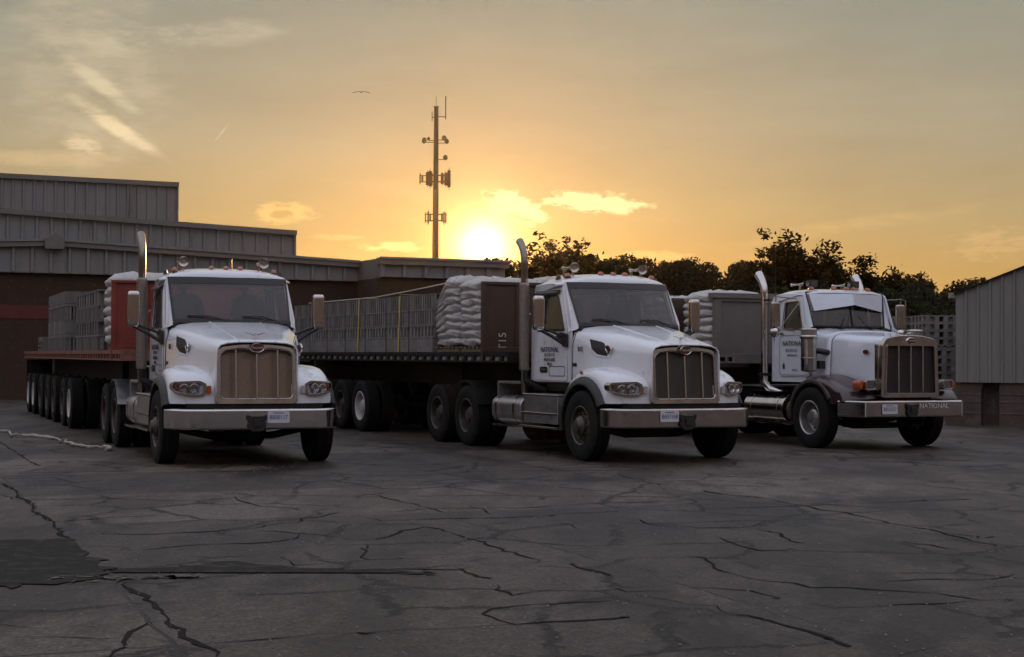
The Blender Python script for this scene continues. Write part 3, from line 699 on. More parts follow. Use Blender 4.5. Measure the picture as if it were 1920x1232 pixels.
        loft(bm, rings); tk = done('fuel_tank', bm, alu, root, 40)
        bm = B()
        for u in (3.0,3.68):
            loft(bm, [[(uu, s*.90+1.03*.29*cy, .67+1.03*.24*cx) for cx, cy in rrect(-1,1,-1,1,.7,5)] for uu in (u,u+.06)])
        box(bm, (2.9,3.8), (s*1.12-.1, s*1.12+.1), (.40,.43)); done('tank_strap', bm, chrome_old, tk, 30)
        bm = B(); rr = []
        for k in range(9):
            a = radians(65+95*k/8); rr.append([(4.87+q*cos(a), s*v, .52+q*sin(a)) for q, v in ((.60,.68),(.60,1.27),(.615,1.27),(.615,.68))])
        loft(bm, rr); done('quarter_fender', bm, alu if o['clear'] else black, root, 50)
    bm = B(); box(bm, (2.82,3.75), (-1.15,1.15), (1.10,1.135)); 
    for k in range(14): box(bm, (2.84+k*.065,2.86+k*.065), (-1.14,1.14), (1.135,1.143))
    box(bm, (3.7,3.76), (-1.15,1.15), (.88,1.10)); done('deck_plate', bm, alu, root, 0, .004)
    # air lines behind cab
    bm = B()
    for k, v in enumerate((.2,.28,-.2)):
        tube(bm, [(2.85,v,2.0),(3.05,v,1.7-.05*k),(3.4,v*.8,1.55),(3.8,v*.6,1.75),(3.98,v,1.95)], .014, 6)
    done('air_lines', bm, black, root, 60)
    return root
# ------------------------------------------------------------------ long-nosed classic tractor with external air cleaners
def classic_tractor(label, X, Y, yaw):
    root = thing('truck', label, 'semi truck', (X, Y, 0), yaw+pi/2, 'white tractor units parked in a row')
    chassis(root, 6.4)
    for s in (1,-1): wheel(root, .79, s*1.25, s, 'drive', rim_mat=alu)
    rear_end(root, 4.5, 5.82)
    # hood: boxy, slightly tapering forward
    H = [(-.31,1.925,.25,1.92,.42,1.90,.525,1.85,.555,1.78,.563,1.6,.568,1.2,.57,1.0),
         (.10,1.945,.28,1.94,.48,1.92,.60,1.875,.645,1.80,.66,1.6,.67,1.25,.67,1.05),
         (.45,1.975,.30,1.97,.52,1.955,.65,1.905,.705,1.83,.725,1.6,.735,1.3,.735,1.15),
         (.78,2.01,.32,2.005,.56,1.99,.70,1.94,.765,1.86,.79,1.6,.80,1.3,.80,1.15)]
    HR3 = catmull(H, 5); rings = []
    for r in HR3:
        h = hood_ring(r); rings.append([(u, -v, z) for u, v, z in h[:0:-1]]+h)
    bm = B(); loft(bm, rings, closed=False); hood = done('hood', bm, white_old, root, 40)
    so = hood.modifiers.new('s', 'SOLIDIFY'); so.thickness = .02; so.offset = -1
    # cowl between hood and cab, slightly larger, with dark seam
    H2 = [(.79,2.02,.32,2.015,.57,2.0,.715,1.95,.785,1.87,.81,1.6,.82,1.3,.82,1.12),
          (1.35,2.085,.34,2.08,.62,2.07,.78,2.03,.87,1.95,.92,1.7,.95,1.3,.95,1.12)]
    rings = []
    for r in catmull(H2, 4):
        h = hood_ring(r); rings.append([(u, -v, z) for u, v, z in h[:0:-1]]+h)
    bm = B(); loft(bm, rings, closed=False); cw = done('cowl', bm, white_old, root, 40)
    so = cw.modifiers.new('s', 'SOLIDIFY'); so.thickness = .03; so.offset = -1
    # grille shell
    gu = lambda z: -.37
    outer = rpoly([(-.605,.885),(.605,.885),(.565,1.80),(.50,1.885),(.25,1.93),(0,1.94),(-.25,1.93),(-.50,1.885),(-.565,1.80)], .06, 3)
    inner = rpoly([(-.515,.965),(.515,.965),(.485,1.76),(-.485,1.76)], .03, 2)
    bm = B(); panel(bm, outer, [inner], lambda a, b, t: (-.365+t, a, b), .12); g = done('grille', bm, shell_m, root, 30, .016)
    bm = B(); panel(bm, [(-.55,.93),(.55,.93),(.53,1.8),(-.53,1.8)], [], lambda a, b, t: (-.32+t, a, b), .01); done('grille_mesh', bm, gr_dark, g, 0)
    for v in (-.252,0,.252):
        bm = B(); tube(bm, [(-.375,v,.975),(-.375,v,1.755)], .016, 8); done('grille_bar', bm, chrome, g, 60)
    bm = B(); panel(bm, rpoly([(-.53,.95),(.53,.95),(.50,1.775),(-.50,1.775)], .04, 3), [rpoly([(-.512,.968),(.512,.968),(.482,1.757),(-.482,1.757)], .03, 3)], lambda a, b, t: (-.385+t, a, b), .03); done('grille_rim', bm, chrome, g, 30)
    bm = B(); lathe(bm, [(.0,.03),(.045,.03),(.05,.02),(.056,.012),(.058,0)], (0,0,0), (-1,0,0), 24)
    for v_ in bm.verts: v_.co.y *= 1.75
    e = done('oval_badge', bm, chrome, root, 40, loc=(-.362,0,1.845))
    bm = B(); lathe(bm, [(0,.034),(.044,.033),(.044,.02)], (0,0,0), (-1,0,0), 24)
    for v_ in bm.verts: v_.co.y *= 1.8
    bf = done('badge_face', bm, redemb, e, 0); text('badge_script', 'Peterbilt', .04, inkwhite, bf, (-.036,0,0), (0,-1,0), (0,0,1), .001, shear=.4)
    bm = B(); tube(bm, [(-.20,0,1.935),(-.27,0,1.955),(-.34,0,1.975),(-.38,0,1.98)], [.012,.02,.018,.004], 8)
    for s in (1,-1): loft(bm, [[(-.29,s*.012,1.96),(-.26,s*.012,1.962),(-.26,s*.012,1.954),(-.29,s*.012,1.95)], [(-.26,s*.15,1.985),(-.24,s*.15,1.986),(-.24,s*.15,1.98),(-.26,s*.15,1.98)]])
    done('hood_ornament', bm, chrome, root, 50)
    # bumper
    b = bumper(root, [(-.47,0),(-.47,.5),(-.47,1.0),(-.462,1.02),(-.24,1.12),(0,1.22)], .56, .84, chrome_old)
    bm = B(); box(bm, (-.40,-.05), (-.8,.8), (.58,.80)); box(bm, (-.3,.6), (-.45,.45), (.7,.88)); done('bumper_bracket', bm, frame_m, root, 0)
    plate(b, 'plate', 'BB12527', (-.486,.52,.70)); tow_hook(b, -.48, .06, .69, .11)
    text('bumper_lettering', 'NATIONAL', .115, inkwhite, b, (-.486,-.40,.745), (0,-1,0), (0,0,1), .002, sx=1.05)
    bm = B(); tube(bm, [(-.474,1.0,.575),(-.474,1.0,.825)], .006, 6); tube(bm, [(-.474,-1.0,.575),(-.474,-1.0,.825)], .006, 6); done('bumper_seam', bm, inkwhite, b, 60)
    for s in (1,-1):
        # fender: deep arch
        rings = []; hub = (.79,.52)
        for v, dz in ((.55,.02),(.75,.0),(.95,-.012),(1.08,-.03),(1.16,-.06),(1.20,-.10),(1.205,-.16)):
            top = [(-.22,.86),(-.20,.93),(-.12,1.02),(.05,1.115),(.25,1.19),(.45,1.245),(.66,1.27),(.9,1.255),(1.1,1.19),(1.27,1.08),(1.38,.93),(1.42,.80)]
            ring = [(u+.10*max(0, (v-.8)/.4)*max(0, (.5-u)/.7), s*v, z+dz*(1 if .0 < u < 1.2 else .4)) for u, z in top]
            for k in range(13):
                a = radians(24+132*k/12); ring.append((hub[0]+.60*cos(a), s*(v-.012), hub[1]+.60*sin(a)))
            rings.append(ring)
        bm = B(); loft(bm, rings); f = done('fender', bm, maroon, root, 55)
        bm = B(); rr = []
        for k in range(17):
            a = radians(-2+150*k/16); rr.append([(.79+q*cos(a), s*v, .52+q*sin(a)) for q, v in ((.60,1.0),(.60,1.225),(.625,1.235),(.66,1.225),(.675,1.19),(.64,1.15),(.62,1.0))])
        loft(bm, rr); done('fender_flare', bm, rim_dk, f, 50)
        # headlight on bracket
        bm = B()
        fr = rrect(-.105,.105,-.085,.085,.03,3); hole = rrect(-.085,.085,-.065,.065,.02,3)
        panel(bm, fr, [hole], lambda a, b_, t: (-.36+t, s*.80+a, 1.10+b_), .05)
        loft(bm, [[(u, s*.80+q*a, 1.10+q*b_) for a, b_ in fr] for u, q in ((-.31,1),(-.15,.95),(-.1,.7))])
        box(bm, (-.28,-.15), (s*.58,s*.72) if s > 0 else (-.72,-.58), (1.02,1.14))
        hl = done('headlight', bm, chrome_old, root, 30, .005)
        bm = B(); panel(bm, hole, [], lambda a, b_, t: (-.335+t, s*.80+a, 1.10+b_), .01); done('reflector', bm, chrome, hl, 0)
        bm = B(); panel(bm, hole, [], lambda a, b_, t: (-.353+t, s*.80+a, 1.10+b_), .004)
        for k in range(4): box(bm, (-.358,-.353), (s*.80-.08,s*.80+.08), (1.05+k*.03,1.053+k*.03))
        done('lens', bm, lensm, hl, 0)
        bm = B(); loft(bm, [[(u, s*(.955)+q*.055*cos(a), 1.10+q*.085*sin(a)) for a in [2*pi*k/14 for k in range(14)]] for u, q in ((-.30,.5),(-.29,.85),(-.25,1),(-.12,1),(-.10,.8))]); done('turn_signal', bm, amber, hl, 50)
        # side of the grille shell: stainless strip
        bm = B(); box(bm, (-.25,-.20), (s*.60-.03,s*.60+.012), (1.0,1.78)); 
        for k in range(26): box(bm, (-.256,-.246), (s*.60-.03,s*.60+.014), (1.01+k*.029,1.022+k*.029))
        done('shell_strip', bm, chrome_old, root, 0)
        bm = B(); loft(bm, [[(-.02+.075*cos(a), s*(.655+q), 1.655+.036*sin(a)) for a in [2*pi*k/20 for k in range(20)]] for q in (.0,.015)]); done('side_badge', bm, redemb, root, 30)
        # cab side
        cv = lambda a, b_: .975-.09*(max(0, (b_-1.95)/.75))**1.3-.04*max(0, (1.5-a)/.4)
        side = [(1.30,1.12),(2.34,1.12),(2.34,2.62),(2.22,2.70),(1.55,2.72),(1.46,2.64),(1.30,2.08)]
        hole = rpoly([(1.24+.0,2.04),(2.04,2.04),(2.04,2.58),(1.40,2.60)], .05, 3)
        hole = rpoly([(1.36,2.04),(2.02,2.04),(2.02,2.58),(1.53,2.59)], .05, 3)
        bm = B(); panel(bm, side, [hole], lambda a, b_, t: (a, s*(cv(a, b_)-.03+t), b_), .03); done('cab_side', bm, white_old, root, 45)
        bm = B(); panel(bm, [(1.34,1.3),(2.3,1.3),(2.3,2.65),(1.6,2.65),(1.34,2.12)], [hole], lambda a, b_, t: (a, s*(cv(a, b_)-.05+t), b_), .01); done('cab_lining', bm, trim_dk, root, 0)
        w2 = rpoly([(1.39,2.07),(1.99,2.07),(1.99,2.54),(1.55,2.555)], .06, 3)
        bm = B(); panel(bm, rpoly([(1.18,1.22),(2.10,1.22),(2.10,2.64),(1.50,2.645),(1.34,2.10),(1.18,2.04)], .07, 4), [w2], lambda a, b_, t: (a, s*(cv(a, b_)+.002+t), b_), .014); d = done('door', bm, white_old, root, 30, .004)
        bm = B(); panel(bm, rpoly([(1.20,1.24),(2.08,1.24),(2.08,1.95),(1.20,1.95)], .08, 4), [rpoly([(1.207,1.247),(2.073,1.247),(2.073,1.943),(1.207,1.943)], .08, 4)], lambda a, b_, t: (a, s*(cv(a, b_)+.0165+t), b_), .003); done('door_seam', bm, inkgrey, d, 0)
        bm = B(); panel(bm, w2, [], lambda a, b_, t: (a, s*(cv(a, b_)-.012+t), b_), .004); done('window', bm, sideglass, d, 0)
        bm = B(); panel(bm, rpoly([(1.365,2.05),(2.01,2.05),(2.01,2.56),(1.54,2.575)], .06, 3), [w2], lambda a, b_, t: (a, s*(cv(a, b_)+.014+t), b_), .012); done('window_seal', bm, chrome_old, d, 0)
        bm = B(); tube(bm, [(1.56,s*.945,2.08),(1.56,s*.925,2.55)], .009, 5); done('vent_bar', bm, chrome_old, d, 60)
        bm = B(); panel(bm, rrect(1.95,2.06,1.96,2.0,.015,2), [], lambda a, b_, t: (a, s*(cv(a, b_)+.016+t), b_), .02); done('door_handle', bm, chrome_old, d, 30)
        text('door_lettering', 'NATIONAL', .125, inkm, d, (1.66,s*(.975+.02),1.80), (-s,0,0), (0,0,1), .002, sx=1.0)
        text('door_lettering', 'BLOCK CO.', .07, inkgrey, d, (1.70,s*(.975+.02),1.68), (-s,0,0), (0,0,1), .002, sx=1.0, shear=.3)
        text('door_lettering', 'WESTLAND, MI', .045, inkgrey, d, (1.68,s*(.975+.02),1.59), (-s,0,0), (0,0,1), .002)
        text('door_lettering', 'USDOT', .045, inkgrey, d, (1.60,s*(.975+.02),1.335), (-s,0,0), (0,0,1), .002)
        bm = B()
        for k in range(2): box(bm, (1.91+k*.035,1.935+k*.035) , (s*.99-.004,s*.99+.006), (1.35,1.43))
        box(bm, (1.933,1.947), (s*.99-.004,s*.99+.006), (1.43,1.46)); done('door_emblem', bm, inkm, d, 0)
        # external air cleaner
        bm = B(); yc = s*1.13
        lathe(bm, [(.06,1.30),(.125,1.315),(.14,1.34),(.14,1.52),(.146,1.53),(.146,1.55),(.14,1.56),(.14,1.87),(.15,1.88),(.16,1.90),(.16,1.925),(.15,1.94),(.14,1.945)], (.96,yc,0), (0,0,1), 24)
        ac = done('air_cleaner', bm, chrome_old, root, 35)
        bm = B(); lathe(bm, [(.138,1.945),(.138,2.035)], (.96,yc,0), (0,0,1), 24); done('intake_screen', bm, stain, ac, 40)
        bm = B(); lathe(bm, [(.142,2.035),(.146,2.04),(.13,2.06),(0,2.07)], (.96,yc,0), (0,0,1), 24); done('lid', bm, chrome_old, ac, 40)
        bm = B(); tube(bm, [(.93,yc-s*.1,1.68),(.86,s*.93,1.66),(.84,s*.80,1.64)], .05, 12); box(bm, (.86,.93), (s*.92-.06,s*.92+.06), (1.36,1.5)); done('intake_pipe', bm, black, ac, 50)
        # west coast mirror
        bm = B(); mv = 1.36
        loft(bm, [[(1.66+.05*cx*q, s*mv+.085*cy*q, z) for cx, cy in rrect(-1,1,-1,1,.5,3)] for z, q in ((2.09,.8),(2.11,1),(2.50,1),(2.53,.8))]); m = done('mirror', bm, chrome_old, root, 50)
        bm = B(); lathe(bm, [(0,-.05),(.06,-.045),(.095,-.01),(.10,.01),(.09,.02),(0,.025)], (1.66,s*mv,2.0), (.9,0,.1), 16); done('spot_mirror', bm, chrome, m, 50)
        bm = B()
        tube(bm, [(1.63,s*.93,2.60),(1.64,s*1.36,2.63),(1.64,s*1.47,2.60),(1.64,s*1.47,2.08),(1.64,s*1.36,2.03),(1.60,s*.99,2.02)], .010, 6)
        tube(bm, [(1.64,s*1.36,2.63),(1.64,s*1.36,2.5)], .010, 6); tube(bm, [(1.64,s*1.30,2.03),(1.50,s*.95,2.55)], .008, 6); tube(bm, [(1.42,s*.97,2.04),(1.62,s*1.28,2.04)], .008, 6)
        done('mirror_arm', bm, chrome_old, m, 60)
        bm = B(); A0 = [(1.34,.91,2.06),(1.34,.78,2.10),(1.40,.74,2.10),(1.45,.90,2.05)]; A1 = [(1.56,.885,2.70),(1.49,.84,2.71),(1.52,.80,2.71),(1.62,.86,2.70)]
        loft(bm, [[(p[0]+(q[0]-p[0])*t, s*(p[1]+(q[1]-p[1])*t), p[2]+(q[2]-p[2])*t) for p, q in zip(A0, A1)] for t in (0,.5,1)]); done('a_pillar', bm, white_old, root, 60)
        # windscreen half
        c0, c1, e0, e1 = Vector((1.25,0,2.10)), Vector((1.40,0,2.71)), Vector((1.36,s*.77,2.11)), Vector((1.50,s*.83,2.71))
        bm = B(); loft(bm, [[c0.lerp(e0, k/6) for k in range(7)], [c1.lerp(e1, k/6) for k in range(7)]], closed=False); done('windshield', bm, wsglass, root, 0)
        bm = B()
        for p, q in ((c0, e0), (c1, e1), (c0, c1), (e0, e1)): tube(bm, [p, q], .018, 6)
        done('windshield_seal', bm, black, root, 60)
        # stone-white sun visor half
        v0, v1, w0, w1 = Vector((1.19,0,2.49)), Vector((1.245,0,2.69)), Vector((1.375,s*.745,2.375)), Vector((1.46,s*.81,2.69))
        n_ = Vector((.012,0,0)); g3 = Vector((1.43,s*.775,2.36)); g4 = Vector((1.56,s*.89,2.67))
        bm = B(); loft(bm, [[v0, v1, v1+n_, v0+n_], [v0.lerp(w0,.98), v1.lerp(w1,.98), v1.lerp(w1,.98)+n_, v0.lerp(w0,.98)+n_], [w0+(g3-w0)*.5, w1+(g4-w1)*.5, w1+(g4-w1)*.5+n_, w0+(g3-w0)*.5+n_], [g3, g4, g4+n_, g3+n_]])
        done('sun_visor', bm, visor_m, root, 25, .004)
        bm = B(); tube(bm, [(1.10,s*.35,2.09),(1.14,s*.2,2.13),(1.22,s*.10,2.30)], .01, 6); box(bm, (1.08,1.2), (s*.33-.03,s*.33+.03), (2.06,2.11)); done('wiper', bm, black, root, 50)
        # roof work light, horn
        for y, zz in ((s*.45-.0, 2.90),):
            bm = B(); box(bm, (1.78,1.86), (y-.085,y+.085), (2.83,2.95)); tube(bm, [(1.82,y,2.78),(1.82,y,2.84)], .012, 6); wl = done('work_light', bm, black, root, 0, .012)
            bm = B(); box(bm, (1.775,1.78), (y-.065,y+.065), (2.85,2.93)); done('lens', bm, rim_dk, wl, 0)
            bm = B(); lathe(bm, [(.06,0),(.05,.03),(.022,.10),(.014,.3),(.02,.42),(.03,.45),(0,.46)], (1.72,y+.22,2.87), (1,0,0), 14); tube(bm, [(1.9,y+.22,2.76),(1.9,y+.22,2.86)], .016, 6); done('air_horn', bm, chrome, root, 50)
        bm = B(); xs, ys = 2.45, s*1.07
        tube(bm, [(xs,ys,1.05),(xs,ys,2.72),(xs+.02,ys,2.84),(xs+.08,ys,2.95),(xs+.16,ys,3.04),(xs+.2,ys,3.08)], [.064,.064,.066,.07,.076,.082], 14, False)
        tube(bm, [(xs,ys,1.3),(xs,ys,1.1),(xs-.1,ys-s*.05,.98),(xs-.3,ys-s*.3,.9)], .072, 12); st = done('exhaust_stack', bm, chrome, root, 60)
        bm = B(); box(bm, (xs-.12,xs+.02), (ys-.05,ys+.05), (2.58,2.61)); done('stack_bracket', bm, frame_m, st, 0); bm = B(); box(bm, (xs-.1,xs+.06), (ys-.09,ys+.09), (1.22,1.27)); done('stack_clamp', bm, frame_m, st, 0)
        # tanks
        bm = B(); lathe(bm, [(0,1.70),(.27,1.70),(.285,1.72),(.285,2.93),(.27,2.95),(0,2.95)], (0,s*.92,.64), (1,0,0), 24); tk = done('fuel_tank', bm, chrome_old, root, 40)
        bm = B()
        for u in (1.85,2.7): lathe(bm, [(.285,u),(.295,u),(.295,u+.06),(.285,u+.06)], (0,s*.92,.64), (1,0,0), 24)
        box(bm, (1.7,2.95), (s*1.0-.16,s*1.0+.16), (.925,.95)); box(bm, (1.7,2.95), (s*1.12-.06,s*1.12+.06), (.38,.41)); done('tank_strap', bm, chrome_old, tk, 30)
        bm = B(); lathe(bm, [(0,1.35),(.2,1.35),(.22,1.37),(.22,1.6),(.2,1.62),(0,1.62)], (0,s*.95,.62), (1,0,0), 20); done('battery_box', bm, rim_dk, root, 40)
    # back wall, floor, dash, seats, wheel
    holes = [rrect(-.80,-.12,2.10,2.52,.05,3), rrect(.12,.80,2.10,2.52,.05,3)]
    bm = B(); panel(bm, [(-.97,1.12),(.97,1.12),(.965,1.95),(.90,2.66),(-.90,2.66),(-.965,1.95)], holes, lambda a, b_, t: (2.32+t, a, b_), .03); bk = done('cab_back', bm, white_old, root, 0)
    bm = B(); panel(bm, [(-.95,1.2),(.95,1.2),(.94,1.95),(.88,2.63),(-.88,2.63),(-.94,1.95)], holes, lambda a, b_, t: (2.305+t, a, b_), .01); done('back_lining', bm, trim_dk, bk, 0)
    bm = B()
    for h in holes: panel(bm, h, [], lambda a, b_, t: (2.33+t, a, b_), .004)
    done('rear_window', bm, rearglass, bk, 0)
    bm = B(); box(bm, (1.2,2.3), (-.9,.9), (1.14,1.3)); box(bm, (1.35,1.5), (-.85,.85), (1.3,2.05)); box(bm, (1.6,2.3), (-.86,.86), (2.62,2.65)); done('dashboard', bm, trim_dk, root, 0, .01)
    for v in (.45,-.45):
        bm = B(); loft(bm, [[(2.15+.09*cx, v+w*cy, z) for cx, cy in rrect(-1,1,-1,1,.6,3)] for z, w in ((1.5,.23),(1.9,.25),(2.2,.24),(2.30,.2),(2.36,.1))]); box(bm, (1.75,2.2), (v-.23,v+.23), (1.42,1.62)); done('seat', bm, seat_m, root, 50)
    bm = B(); C = Vector((1.62,-.45,2.08)); ax = Vector((-.4,0,-.9)).normalized(); n = Vector((0,1,0)); bb = ax.cross(n); rings = []
    for k in range(25):
        a = 2*pi*k/24; d = n*cos(a)+bb*sin(a); rings.append([C+d*(.22+.014*cos(q))+ax*.014*sin(q) for q in (0,pi/2,pi,3*pi/2)])
    loft(bm, rings, True, (False, False)); tube(bm, [C, C+ax*.3], .03, 6); done('steering_wheel', bm, black, root, 60)
    # roof
    rings = []
    for k in range(25):
        a = -1+2*k/24; v = a*.925; aa = abs(a); uf = 1.52-.22*(1-a*a); cr = 1-.6*aa**5
        P = [(uf+.1,2.69),(uf,2.70),(uf+.01,2.725),(uf+.15,2.765),(uf+.4,2.785),(2.1,2.78),(2.28,2.74),(2.37,2.66),(2.39,2.58),(2.33,2.56)]
        rings.append([(u, v*(1+.035*(z < 2.6)), (2.67+(z-2.67)*cr if z > 2.67 else z)+(-.02*aa**6)) for u, z in P])
    bm = B(); loft(bm, rings); done('roof', bm, white_old, root, 50)
    for v in (.58,.13,-.15,-.32,-.65): marker(root, 1.60+.1*abs(v), v, 2.765-.02*abs(v))
    bm = B(); tube(bm, [(2.25,.95,2.1),(2.25,.97,3.55)], .006, 5); done('whip_antenna', bm, black, root, 60)
    bm = B(); box(bm, (2.5,3.4), (-1.0,1.0), (1.02,1.05)); done('deck_plate', bm, alu, root, 0)
    return root

# ------------------------------------------------------------------ flatbed trailers, built in the tractor's frame
def trailer(label, X, Y, yaw, u0, u1, head_u, head_top, rail_mat, head_mat, axles, wheelmats, pockets, o):
    """root placed under the headboard; child coordinates relative to that root"""
    hx = X-sin(yaw)*head_u; hy = Y+cos(yaw)*head_u
    root = thing('flatbed_trailer', label, 'trailer', (hx, hy, 0), yaw+pi/2, 'flatbed trailers behind the trucks')
    L = u1-head_u; f = u0-head_u
    bm = B()
    box(bm, (f, L), (-1.26,1.26), (1.545,1.585))
    for s in (1,-1): box(bm, (f+.3, L), (s*.45-.05,s*.45+.05), (1.02,1.545)); 
    for k in range(int((L-f)/.6)): box(bm, (f+.2+k*.6,f+.26+k*.6), (-1.24,1.24), (1.44,1.544))
    done('deck', bm, frame_m, root, 0)
    for s in (1,-1):
        bm = B(); y = s*1.275
        box(bm, (f,L), (y-.018,y+.018), (1.555,1.62)); box(bm, (f,L), (y-.014,y+.014), (1.445,1.475))
        n = int((L-f)/.38)
        for k in range(n):
            u = f+.15+k*.38; box(bm, (u,u+.085), (y-.015,y+.017), (1.474,1.556))
        done('side_rail', bm, rail_mat, root, 0)
        if pockets:
            bm = B()
            for k in range(n-1):
                u = f+.31+k*.38; box(bm, (u,u+.075), (y+s*.012-.004,y+s*.012+.008), (1.475,1.53))
            box(bm, (f,L), (y-s*.02-.004,y-s*.02+.004), (1.475,1.555)); done('reflective_tape', bm, conc, root, 0)
        # landing gear
        bm = B(); box(bm, (1.9,2.02), (s*.8-.06,s*.8+.06), (.35,1.45)); box(bm, (1.85,2.07), (s*.8-.1,s*.8+.1), (.30,.34)); tube(bm, [(1.96,s*.8,.9),(1.96,s*1.2,.9)], .015, 6); done('landing_leg', bm, frame_m, root, 0)
    bm = B(); box(bm, (f-.06,f), (-1.29,1.29), (1.44,1.62)); done('front_beam', bm, rail_mat, root, 0, .006)
    # headboard
    bm = B(); zt = head_top
    if o.get('framed'):
        panel(bm, [(-1.26,1.36),(1.26,1.36),(1.26,zt-.1),(-1.26,zt-.1)], [rrect(-1.12,-.06,1.45,zt-.16,.02,1), rrect(.06,1.12,1.45,zt-.16,.02,1)], lambda a, b, t: (-.02+t, a, b), .10)
        box(bm, (.03,.06), (-1.2,1.2), (1.37,zt-.12)); box(bm, (-.06,.14), (-1.32,1.32), (zt-.10,zt))
    else:
        box(bm, (0,.05), (-1.24,1.24), (1.62,zt))
        for v in (-1.27,-.64,0,.64,1.27): box(bm, (-.03,.055) if abs(v) > 1 else (-.02,.0), (v-.04,v+.04), (1.46,zt-.002))
        box(bm, (-.035,.06), (-1.31,1.31), (zt,zt+.05)); box(bm, (-.03,.0), (-1.24,1.24), (1.62,1.70))
    hb = done('headboard', bm, head_mat, root, 0, .006)
    if o.get('text'): text('trailer_number', o['text'], .2, inkwhite, hb, (-.024,.93,1.80), (0,0,1), (0,1,0), .002)
    # gladhand box and light
    bm = B(); box(bm, (-.07,-.02) , (-.25,.25), (1.5,1.62)); lathe(bm, [(0,.03),(.05,.03),(.06,0)], (-.03,1.02,1.54), (-1,0,0), 14); done('connector_box', bm, black, root, 20)
    for i, (u, up) in enumerate(axles):
        du = u-head_u
        bm = B(); tube(bm, [(du,-.95,.52+up),(du,.95,.52+up)], .07, 8)
        for s in (1,-1): box(bm, (du-.35,du+.35), (s*.5-.05,s*.5+.05), (.62+up,.70+up)); box(bm, (du-.06,du+.06), (s*.5-.06,s*.5+.06), (.70,1.05))
        done('axle', bm, frame_m, root, 30)
        for s in (1,-1): wheel(root, du, s*1.25, s, 'drive', rim_mat=wheelmats[i], dual=True, r=.52)
    bm = B(); box(bm, (L-.08,L), (-1.2,1.2), (.55,.66)); 
    for s in (1,-1): box(bm, (L-.1,L-.02), (s*.6-.04,s*.6+.04), (.6,1.5)); box(bm, (L-.3,L-.28), (s*.95-.3,s*.95+.3), (.35,1.40))
    done('rear_guard', bm, frame_m, root, 0)
    return root

def load_frame(X, Y, yaw, u, v, z=1.60):
    return (X-sin(yaw)*u-cos(yaw)*v, Y+cos(yaw)*u-sin(yaw)*v, z)

def cube_mesh(name, L, W, courses, mat, pal=True):
    """a cube of stacked masonry units; courses: list of (height, kind, pitch)"""
    bm = B(); z = 0
    if pal:
        for k in range(3): box(bm, (-L/2+.02,L/2-.02), (-W/2+.03+k*(W/2-.08),-W/2+.13+k*(W/2-.08)), (0,.07))
        for k in range(5): box(bm, (-L/2+.02+k*(L-.14)/4,-L/2+.12+k*(L-.14)/4), (-W/2,W/2), (.07,.09))
        z = .092
    z00 = z
    for h, kind, pitch in courses:
        g = .006
        if kind == 'plain':
            n = max(1, round(L/.4)); m = max(1, round(W/.4))
            for i in range(n):
                for j in range(m):
                    if 0 < i < n-1 and 0 < j < m-1: continue
                    box(bm, (-L/2+i*L/n+g*.5,-L/2+(i+1)*L/n-g*.5), (-W/2+j*W/m+g*.5,-W/2+(j+1)*W/m-g*.5), (z+g*.5,z+h-g*.5))
        else:
            dp = .09 if kind == 'ribs' else .30
            box(bm, (-L/2+dp,L/2-dp), (-W/2+dp,W/2-dp), (z,z+h))
            lip = .012 if kind == 'ribs' else .035
            box(bm, (-L/2,L/2), (-W/2,W/2), (z+.002,z+lip)); box(bm, (-L/2,L/2), (-W/2,W/2), (z+h-lip,z+h-.003))
            n = max(2, round(L/pitch)); m = max(2, round(W/pitch)); fr = .5
            for i in range(n):
                a = -L/2+(i+.5*(1-fr))*L/n; w = L/n*fr
                for y0, y1 in ((-W/2+.003,-W/2+dp+.01),(W/2-dp-.01,W/2-.003)): box(bm, (a,a+w), (y0,y1), (z+lip,z+h-lip))
            for j in range(m):
                a = -W/2+(j+.5*(1-fr))*W/m; w = W/m*fr
                for x0, x1 in ((-L/2+.003,-L/2+dp+.01),(L/2-dp-.01,L/2-.003)): box(bm, (x0,x1), (a,a+w), (z+lip,z+h-lip))
        z += h
    o = done(name, bm, mat, None, 0)
    return o

